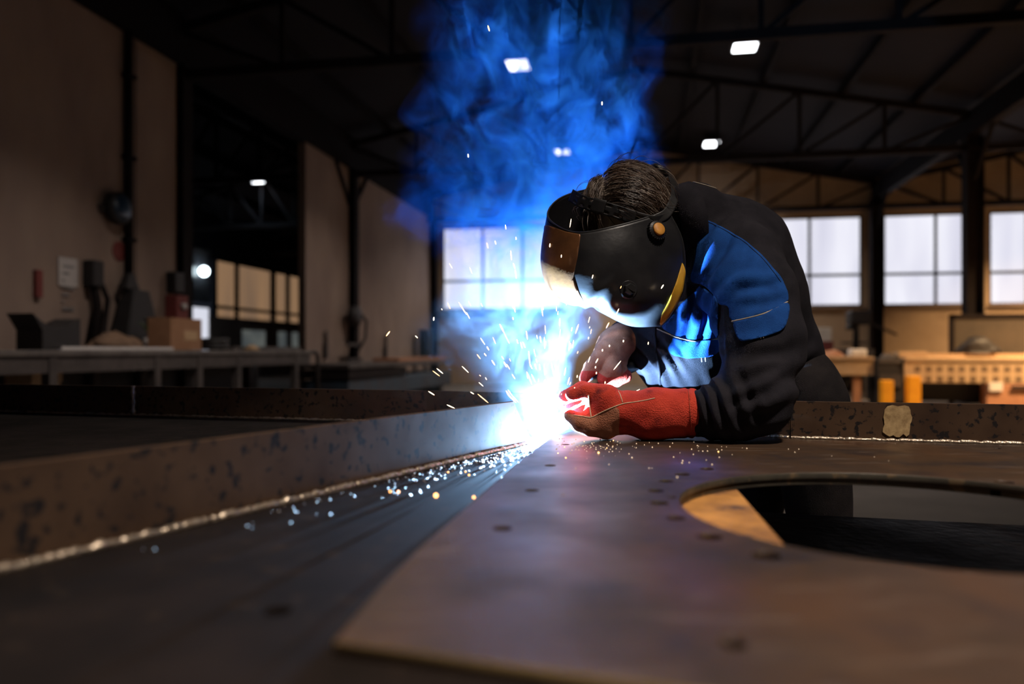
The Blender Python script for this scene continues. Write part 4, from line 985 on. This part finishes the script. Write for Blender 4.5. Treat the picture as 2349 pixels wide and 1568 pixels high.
# ================================================================== WELDING HELMET
helm = thing('welding_helmet', 'glossy black welding helmet with bronze front and yellow stripe on the welder\'s head', 'welding helmet', L(1430,742,1.850), True)
rows = [[(1533,484,1.785),(1420,517,1.735),(1318,533,1.750),(1257,497,1.825),(1290,452,1.900),(1390,428,1.960),(1500,425,1.980)],
        [(1563,545,1.785),(1430,575,1.722),(1318,588,1.738),(1247,560,1.825),(1278,520,1.905),(1390,500,1.975),(1510,500,2.000)],
        [(1571,610,1.785),(1437,630,1.718),(1316,640,1.736),(1245,610,1.825),(1275,580,1.910),(1390,570,1.980),(1515,570,2.000)],
        [(1564,672,1.785),(1442,692,1.724),(1328,682,1.745),(1260,660,1.825),(1290,640,1.900),(1400,640,1.970),(1500,640,1.990)],
        [(1520,743,1.800),(1440,742,1.782),(1352,703,1.785),(1300,693,1.825),(1310,680,1.890),(1400,685,1.950),(1480,690,1.970)],
        [(1500,738,1.850),(1450,740,1.840),(1405,715,1.840),(1390,705,1.850),(1390,700,1.870),(1430,705,1.890),(1480,700,1.910)]]  # last row added as a chin floor to keep arc light out
G0 = np.array([smooth_poly([L(*p) for p in r], 97) for r in rows])
NU, NV = 97, 49
GRID = np.array([smooth_poly(G0[:,j], NV) for j in range(NU)]).transpose(1,0,2)       # [v][u]
def gridn(G):
    du = np.gradient(G, axis=1); dv = np.gradient(G, axis=0); n = np.cross(du, dv); n /= np.linalg.norm(n, axis=2, keepdims=True)
    c = G.mean((0,1)); s = np.sign(((G-c)*n).sum(2).mean()); return n*s
GN_ = gridn(GRID)
# a raised ridge where the chin piece meets the front
gu_, gv_ = pix(GRID.reshape(-1,3)); 
def seg_d(U, V, a, b):
    a = np.array(a); b = np.array(b); ab = b-a; t = np.clip(((U-a[0])*ab[0]+(V-a[1])*ab[1])/(ab@ab),0,1); return np.hypot(U-a[0]-t*ab[0], V-a[1]-t*ab[1]), t, ((U-a[0])*ab[1]-(V-a[1])*ab[0])/np.linalg.norm(ab)
dd, tt_, sg = seg_d(gu_, gv_, (1340,706), (1410,632)); near = (GRID.reshape(-1,3)[:,1] < 1.83)
rid = (.006*np.exp(-(dd/9)**2)*(1-tt_)**.7-.005*np.exp(-((dd-12)/9)**2)*(sg < 0)*(1-tt_))*near
rid -= .004*np.exp(-(((gu_-1440)/26)**2+((gv_-662)/24)**2))*near
GRID = GRID+GN_*rid.reshape(NV,NU)[:,:,None]; GN_ = gridn(GRID)
def grid_faces(nv, nu, keep=None): return [(i*nu+j, i*nu+j+1, (i+1)*nu+j+1, (i+1)*nu+j) for i in range(nv-1) for j in range(nu-1) if keep is None or keep(i,j)]
shell = obj('shell', GRID.reshape(-1,3), grid_faces(NV,NU), M['shell'], helm, True)
md = shell.modifiers.new('thick', 'SOLIDIFY'); md.thickness = .0035; md.offset = 0
HP = GRID.reshape(-1,3); HQ = np.array(grid_faces(NV,NU)); HB = bvh_of(HP, HQ)
border = [GRID[0,j] for j in range(NU)]; MB().tube(border, .0026, 8).build('rim', M['blackplastic'], helm, True)
MB().tube([GRID[i,0] for i in range(NV)], .0024, 8).build('rim', M['blackplastic'], helm, True)
MB().tube([GRID[NV-1,j] for j in range(NU)], .0022, 8).build('rim', M['blackplastic'], helm, True)
HN = GN_.reshape(-1,3); HTr = tris(HQ); fc = (HP[:,1] < 1.84)
def decal(name, poly, m, off, th, lim=1.86):
    s = poly_sd(gu_, gv_, poly); s = np.where(HP[:,1] < lim, s, -50); V, Fc = clip_tris(HP+HN*off, HTr, s)
    o = obj(name, V, Fc, m, helm, True); q = o.modifiers.new('thick', 'SOLIDIFY'); q.thickness = th; q.offset = 0; return o
jf = [j for j in range(NU)]; i1 = int(NV*.62)
decal('lens_panel', [(1200,516),(1262,518),(1300,532),(1333,538),(1326,590),(1315,640),(1330,672),(1346,698),(1200,698)], M['lens'], .0026, .0015, 1.835)
decal('yellow_stripe', [(1566,592),(1571,625),(1564,668),(1546,712),(1518,743),(1512,743),(1516,720),(1532,690),(1550,645)], M['yellow'], .0028, .001)
def knob(px, py, prof, n, name, m, parent, lim=None, off=0.0):
    p, nr = hit(HB, px, py, off); mb = MB().lathe(prof, p, nr, n); return mb.build(name, m, parent, False), p, nr
kn, p, nr = knob(1503, 531, [(.021,-.002),(.023,.002),(.022,.012),(.017,.015),(.0,.015)], 24, 'pivot_knob', M['blackplastic'], helm)
t_ = nr.normalized(); x_ = (Vector((0,0,1))-t_*t_.z).normalized(); y_v = t_.cross(x_)
for k in range(24):
    a = 2*math.pi*k/24; c = p+(x_*math.cos(a)+y_v*math.sin(a))*.0225; MB().bar(c+t_*.002, c+t_*.0125, .0022).build('grip_rib', M['blackplastic'], kn)
MB().lathe([(.0152,0),(.0152,.003),(.013,.0045),(0,.0045)], p+t_*.0145, t_, 28).build('cap', M['orange'], kn, True)
ak, p, nr = knob(1441, 664, [(.020,-.004),(.022,.001),(.019,.005),(.0,.005)], 28, 'adjuster', M['shell'], helm)
MB().lathe([(.0135,0),(.0135,.012),(.0115,.014),(.0,.014)], p+nr*.004, nr, 6).build('hex_knob', M['blackplastic'], ak)
MB().bar(p+nr*.018+Vector((-.008,0,.005)), p+nr*.018+Vector((.008,0,-.005)), .003, .004).build('grip', M['blackplastic'], ak)
# headband: slotted strap, rear strap, ratchet knob
def strap(name, ctr, width, nvec, slots, m, n=72, rows_=8, th=.0022):
    C = smooth_poly(ctr, n); V = []
    for i in range(n):
        t = C[min(i+1,n-1)]-C[max(i-1,0)]; t /= np.linalg.norm(t); nv_ = nvec(C[i]); wv = np.cross(t, nv_); wv /= np.linalg.norm(wv)
        w = width(i/(n-1)) if callable(width) else width
        for r in range(rows_): V.append(C[i]+wv*w*(r/(rows_-1)-.5))
    Fc = [(i*rows_+r, i*rows_+r+1, (i+1)*rows_+r+1, (i+1)*rows_+r) for i in range(n-1) for r in range(rows_-1) if (i,r) not in slots]
    o = obj(name, V, Fc, m, helm, True); q = o.modifiers.new('thick', 'SOLIDIFY'); q.thickness = th; q.offset = 0; q2 = o.modifiers.new('bev','BEVEL'); q2.width = .0006; q2.segments = 1; q2.limit_method = 'ANGLE'
    return o
outw = lambda p: (p-(HEADC-np.array((0,0,.02))))/np.linalg.norm(p-(HEADC-np.array((0,0,.02))))
sl = set()
for i0 in (5, 11, 17): sl |= {(i,r) for i in range(i0,i0+3) for r in (1,)} | {(i,r) for i in range(i0,i0+3) for r in (5,)}
for i0 in (26, 34): sl |= {(i,r) for i in range(i0,i0+5) for r in (1,)} | {(i,r) for i in range(i0-1,i0+4) for r in (5,)}
sl |= {(i,r) for i in range(46,58) for r in (2,3,4)}
strap('headband', [L(1309,447,1.850),L(1335,462,1.805),L(1375,474,1.778),L(1420,487,1.766),L(1462,502,1.762),L(1500,511,1.765),L(1535,505,1.785)], lambda t: .030+.012*max(0,t-.5), outw, sl, M['blackplastic'])
MB().box(0,0,0,0,0,0)
strap('buckle', [L(1358,469,1.779),L(1372,473,1.772),L(1388,477,1.767)], .034, outw, set(), M['blackplastic'], 10, 6, .004)
strap('rear_strap', [L(1500,506,1.765),L(1530,488,1.778),L(1546,455,1.815),L(1546,425,1.860),L(1535,400,1.900),L(1518,388,1.930)], lambda t: .024-.008*t, lambda p: (p-OC)/np.linalg.norm(p-OC), set(), M['blackplastic'])
rk = L(1512,393,1.890); rd = L(1530,372,1.870)-L(1480,450,1.890)
MB().lathe([(.016,-.008),(.024,-.006),(.025,.006),(.020,.012),(.0,.012)], rk, rd, 22).build('ratchet_knob', M['blackplastic'], helm)

# ================================================================== TORCH
torch = thing('welding_torch', 'black welding torch with curved neck held in the tan glove', 'welding torch', L(1390,860,1.90), True)
hp = smooth_poly([L(1475,822,2.03), L(1440,842,1.97), L(1400,858,1.925), L(1368,874,1.885)], 16)
MB().tube(hp, [.016+.003*math.sin(i*.5) for i in range(16)], 14).build('handle', M['blackplastic'], torch, True)
MB().bar(L(1392,872,1.905), L(1374,882,1.895), .012, .012).build('trigger', M['red'], torch)
npn = smooth_poly([L(1370,873,1.888), L(1342,892,1.85), L(1318,916,1.82), L(1302,940,1.80)], 14)
MB().tube(npn, .0085, 12).build('neck', M['bare'], torch, True)
na, nb = L(1303,938,1.80), L(1276,976,1.776); MB().tube([na, na+(nb-na)*.2, na+(nb-na)*.8, nb], [.011,.013,.013,.010], 14).build('nozzle', M['brass'], torch, True)
MB().tube([nb, nb+(nb-na)*.28], .0012, 6).build('wire', M['weld'], torch, True)
cb = smooth_poly([L(1475,822,2.03), L(1530,800,2.18), L(1600,850,2.5), np.array((1.0,2.75,.6)), np.array((1.2,2.9,.05)), np.array((1.9,3.3,.03))], 40)
MB().tube(cb, .012, 8).build('cable', M['rubber'], torch, True)

# ================================================================== ARC, SPARKS, SMOKE
AX, AD = .0875, 1.765
arc = thing('welding_arc', 'blinding white electric arc where the torch meets the edge strip', 'welding arc', (AX,AD,ZB+.004), True)
bm = bmesh.new(); bmesh.ops.create_icosphere(bm, subdivisions=3, radius=1)
P = np.array([v.co[:] for v in bm.verts]); P = P*(.6+.9*vnoise(P*3.1,2)[:,None]**2)*np.array((.008,.006,.0035)); Fc = [[v.index for v in f.verts] for f in bm.faces]; bm.free()
obj('arc_flame', P+np.array((AX-.004,AD+.004,ZB+.0025)), Fc, M['arc'], arc, True)
l = bpy.data.lights.new('arc_light', 'POINT'); l.energy = ARC_W; l.color = ARC_COL; l.shadow_soft_size = .003
lo_ = new_obj('arc_light', l, arc); lo_.location = (-.0107, -.003, .0024)

def spark_mesh(n=6):
    mb = MB().tube([(0,0,-.5),(0,0,-.3),(0,0,.25),(0,0,.5)], [.15,.9,1.0,.25], n); me = bpy.data.meshes.new('spark'); me.from_pydata(mb.v, [], mb.f); me.update()
    for p in me.polygons: p.use_smooth = True
    return me
sm = {}
for key in ('sparkhot','sparkcool'):
    me = spark_mesh(); me.materials.append(M[key]); sm[key] = me
def spark(p, dirv, ln, r, hot, label, group):
    o = new_obj('spark', sm['sparkhot' if hot else 'sparkcool']); o.location = toW(p); dv = Vector(toW(dirv)).normalized()
    o.rotation_mode = 'QUATERNION'; o.rotation_quaternion = Vector((0,0,1)).rotation_difference(dv); o.scale = (r, r, ln)
    return tag(o, label, 'spark', group)
LAB = 'short glowing streak of spark flying out of the welding arc'; GRP = 'sparks flying from the arc'
A0 = np.array((AX,AD,ZB+.01))
fixed = [(890,765,905,14),(1121,65,1115,12),(1381,237,1381,7),(1074,357,1072,7),(995,731,997,6),(1327,655,1325,6),(1597,783,1597,0)]
for k in range(165):
    a = rng.normal(0,.62); r = .035+abs(rng.normal(0,.16)) if k < 120 else rng.uniform(.15,.42)
    if rng.random() < .25: a = -abs(rng.normal(.6,.5))
    x = AX+r*math.sin(a)*.85; z = A0[2]+r*math.cos(a)*1.15; d = AD+rng.uniform(-.10,.06)*min(1,r/.1)
    if z < ZP+.012: continue
    if x > AX+.03 and z < ZP+.05: continue
    dv = np.array((math.sin(a)*.8+rng.normal(0,.12), rng.normal(0,.2), math.cos(a)+.15))
    spark((x,d,z), dv, .004+.018*rng.random()*(1 if k % 3 else 1.7), .0006+.0008*rng.random(), rng.random() < .8, LAB, GRP)
for px, py, q, s in fixed[:6]: spark(L(px,py,1.74), L(q,py-20,1.74)-L(px,py,1.74), .008 if s < 10 else .014, .0016, s < 10, LAB, GRP)
for px, py, r in ((1430,782,4),(1398,793,4),(1382,803,4),(1366,842,3.6),(1368,855,3.6),(1388,877,3.4),(1364,957,2.8),(1487,787,3),(1350,775,3.5),(1324,863,3.5),(1318,890,3.5)):
    spark(L(px,py,1.665), (0.1,0,1), .004+.002*rng.random(), r*.00030, True, LAB, GRP)
LAB2 = 'tiny glowing bead of spatter lying on the steel plate by the arc'; GRP2 = 'glowing spatter on the plate'
for px, py, r in ((1000,1141,2.6),(914,1130,1.4),(895,1129,1.2),(1087,1143,1.5),(1076,1091,1.2),(1068,1083,1),(1028,1084,1),(1150,1054,1.2)):
    x, d = unp(px, py, DROP+.01); spark((x,d,ZB+.0012*r), (0,0,1), .0022*r, .0011*r, False, LAB2, GRP2)
for px, py, r in ((1373,1040,1.6),(1407,1011,1),(1298,1051,1),(1295,1026,.9),(1648,1037,1.1),(1340,1013,.8),(1392,1028,.8),(1280,1040,.8)):
    x, d = unp(px, py); spark((x,d,ZP+.0012*r), (0,0,1), .0022*r, .0011*r, False, LAB2, GRP2)

# --- fume: a density field lit by arc and lamps, arc glow also tinted in
SMOKE_VOX = .0042
def smoke(low):
    ng = bpy.data.node_groups.new('fume field', 'GeometryNodeTree'); N = ng.nodes; K = ng.links
    ng.interface.new_socket('Geometry', in_out='INPUT', socket_type='NodeSocketGeometry'); ng.interface.new_socket('Geometry', in_out='OUTPUT', socket_type='NodeSocketGeometry')
    out = N.new('NodeGroupOutput'); pos = N.new('GeometryNodeInputPosition'); sep = N.new('ShaderNodeSeparateXYZ'); K.new(pos.outputs[0], sep.inputs[0])
    x, y, z = sep.outputs
    def mth(op, a, b=None, c=None, clamp=False):
        n = N.new('ShaderNodeMath'); n.operation = op; n.use_clamp = clamp
        for i, q in enumerate((a, b, c)):
            if q is None: continue
            if isinstance(q, (int, float)): n.inputs[i].default_value = q
            else: K.new(q, n.inputs[i])
        return n.outputs[0]
    H = 1.36
    zn = mth('DIVIDE', z, H, clamp=True)
    def curve(pts, lo=0.0, hi=1.0):
        n = N.new('ShaderNodeFloatCurve'); c = n.mapping.curves[0]; P = [(a/H, (b-lo)/(hi-lo)) for a, b in pts]
        while len(c.points) < len(P): c.points.new(0.5, 0.5)
        for p, q in zip(c.points, P): p.location = q
        n.mapping.update(); K.new(zn, n.inputs['Value']); return mth('MULTIPLY_ADD', n.outputs[0], hi-lo, lo)
    # swirl: two octaves of domain warp
    def noise(vec, sc, det, rough=.55, color=True, dist=0.0):
        n = N.new('ShaderNodeTexNoise'); n.inputs['Scale'].default_value = sc; n.inputs['Detail'].default_value = det; n.inputs['Roughness'].default_value = rough; n.inputs['Distortion'].default_value = dist
        K.new(vec, n.inputs['Vector']); return n.outputs[1] if color else n.outputs[0]
    def vm(op, a, b=None, s=None):
        n = N.new('ShaderNodeVectorMath'); n.operation = op
        for i, q in enumerate((a, b)):
            if q is None: continue
            if isinstance(q, tuple): n.inputs[i].default_value = q
            else: K.new(q, n.inputs[i])
        if s is not None: n.inputs['Scale'].default_value = s
        return n.outputs[0]
    w1 = vm('SCALE', vm('SUBTRACT', noise(pos.outputs[0], 5.0, 1), (.5,.5,.5)), s=.22 if low else .30)
    p1 = vm('ADD', pos.outputs[0], w1)
    w2 = vm('SCALE', vm('SUBTRACT', noise(p1, 13.0, 1), (.5,.5,.5)), s=.085)
    p2 = vm('ADD', p1, w2)
    s2 = N.new('ShaderNodeSeparateXYZ'); K.new(p1, s2.inputs[0])
    # column shape
    cx = curve([(0,-.04),(.1,-.15),(.2,-.14),(.3,-.09),(.4,-.09),(.5,-.08),(.6,-.06),(.7,-.04),(.85,-.02),(1.3,.02)], -.2, .2)
    wx = curve([(0,.09),(.06,.18),(.12,.23),(.2,.24),(.3,.22),(.4,.20),(.5,.29),(.6,.36),(.7,.38),(.85,.38),(1.3,.38)], 0, .4)
    cy = curve([(0,.03),(.1,.10),(.2,.13),(.35,.20),(.5,.33),(.7,.46),(1.3,.52)], 0, .6)
    wy = curve([(0,.05),(.1,.09),(.3,.11),(.5,.15),(.7,.17),(1.3,.18)], 0, .4)
    ex = mth('DIVIDE', mth('SUBTRACT', s2.outputs[0], cx), wx); ey = mth('DIVIDE', mth('SUBTRACT', s2.outputs[1], cy), wy)
    r2 = mth('ADD', mth('MULTIPLY', ex, ex), mth('MULTIPLY', ey, ey))
    env = mth('POWER', mth('SUBTRACT', 1.0, r2, clamp=True), .8 if low else 1.5)
    # wisps: ridged noise in the swirled space + soft billows
    st = vm('MULTIPLY', p2, (1.25,1.25,.95) if low else (1.0,1.0,.55))
    n1 = noise(st, 9.0, 3, .5, False); rid = mth('SUBTRACT', 1.0, mth('ABSOLUTE', mth('MULTIPLY_ADD', n1, 9.0, -4.5)), clamp=True)
    n3 = noise(vm('ADD', st, (3.1,1.7,5.2)), 19.0 if low else 26.0, 2, .5, False); rid2 = mth('SUBTRACT', 1.0, mth('ABSOLUTE', mth('MULTIPLY_ADD', n3, 10.0, -5.0)), clamp=True)
    n2 = noise(vm('ADD', st, (7.0,2.0,1.0)), 7.0, 5, .62, False); bil = mth('MULTIPLY_ADD', n2, 3.4, -1.35, clamp=True)
    w = mth('ADD', mth('MULTIPLY', mth('POWER', rid, 2.0), .8 if low else .7), mth('MULTIPLY', mth('POWER', rid2, 2.0), .5))
    body = mth('MULTIPLY', bil, mth('MULTIPLY_ADD', w, 2.9, .09))
    dz = curve([(0,.10),(.05,.18),(.10,.32),(.15,.46),(.2,.55),(.26,.75),(.32,.8),(.38,.5),(.46,0),(1.3,0)], 0, 1) if low else curve([(0,0),(.22,0),(.28,.25),(.36,.6),(.42,1.0),(.48,1.7),(.6,3.6),(.75,5.2),(.9,6.2),(1.1,6.4),(1.3,6.0)], 0, 7)
    den = mth('MULTIPLY', mth('MULTIPLY', env, body), dz)
    if low:      # denser fume added at the arc to stand for its white glare
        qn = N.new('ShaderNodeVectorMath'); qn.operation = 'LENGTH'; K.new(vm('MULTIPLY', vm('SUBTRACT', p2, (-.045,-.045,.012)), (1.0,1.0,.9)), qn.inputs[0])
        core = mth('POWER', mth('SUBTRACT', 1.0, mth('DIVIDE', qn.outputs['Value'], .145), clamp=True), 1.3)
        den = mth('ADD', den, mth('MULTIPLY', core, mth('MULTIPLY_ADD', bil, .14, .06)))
    den = mth('MULTIPLY', den, mth('GREATER_THAN', z, .0))
    vc = N.new('GeometryNodeVolumeCube'); mn, mx_ = ((-.50,-.12,.0),(.30,.40,.46)) if low else ((-.56,-.02,.22),(.56,.86,1.36))
    vc.inputs['Min'].default_value = mn; vc.inputs['Max'].default_value = mx_
    for k, ax_ in enumerate('XYZ'): vc.inputs['Resolution '+ax_].default_value = int((mx_[k]-mn[k])/(SMOKE_VOX*(.8 if low else 1.1)))
    K.new(den, vc.inputs['Density'])
    sm_ = N.new('GeometryNodeSetMaterial'); K.new(vc.outputs[0], sm_.inputs[0])
    m = bpy.data.materials.new('welding fume'); m.use_nodes = True; nt = m.node_tree; nt.nodes.clear()
    mo = nt.nodes.new('ShaderNodeOutputMaterial'); at = nt.nodes.new('ShaderNodeAttribute'); at.attribute_name = 'density'
    sca = nt.nodes.new('ShaderNodeVolumePrincipled'); sca.inputs['Anisotropy'].default_value = 0.0; sca.inputs['Density Attribute'].default_value = ''
    mul = nt.nodes.new('ShaderNodeMath'); mul.operation = 'MULTIPLY'; mul.inputs[1].default_value = SMOKE_D
    nt.links.new(at.outputs['Fac'], mul.inputs[0]); nt.links.new(mul.outputs[0], sca.inputs['Density'])
    cr = nt.nodes.new('ShaderNodeValToRGB'); E = cr.color_ramp.elements    # pale low down, deep blue above: arc light falloff put into the tint
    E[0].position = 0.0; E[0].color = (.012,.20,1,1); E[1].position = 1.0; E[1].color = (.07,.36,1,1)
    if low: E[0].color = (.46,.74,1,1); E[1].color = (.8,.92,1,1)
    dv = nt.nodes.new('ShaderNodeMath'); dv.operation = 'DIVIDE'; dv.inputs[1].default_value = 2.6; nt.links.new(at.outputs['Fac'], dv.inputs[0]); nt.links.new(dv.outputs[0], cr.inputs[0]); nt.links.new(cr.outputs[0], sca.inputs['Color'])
    nt.links.new(sca.outputs[0], mo.inputs['Volume'])
    sm_.inputs['Material'].default_value = m; K.new(sm_.outputs[0], out.inputs[0])
    me = bpy.data.meshes.new('welding_fume'); me.from_pydata([mn, mx_, (mx_[0],mn[1],mn[2])], [], []); me.materials.append(m)
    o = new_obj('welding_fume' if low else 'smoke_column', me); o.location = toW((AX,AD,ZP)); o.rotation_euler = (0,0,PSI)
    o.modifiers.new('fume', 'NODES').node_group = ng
    return tag(o, 'welding fume tinted pale for arc glow, billowing around and left of the bright arc' if low else 'swirling blue smoke column rising behind the welder to the roof', 'smoke', kind='stuff')
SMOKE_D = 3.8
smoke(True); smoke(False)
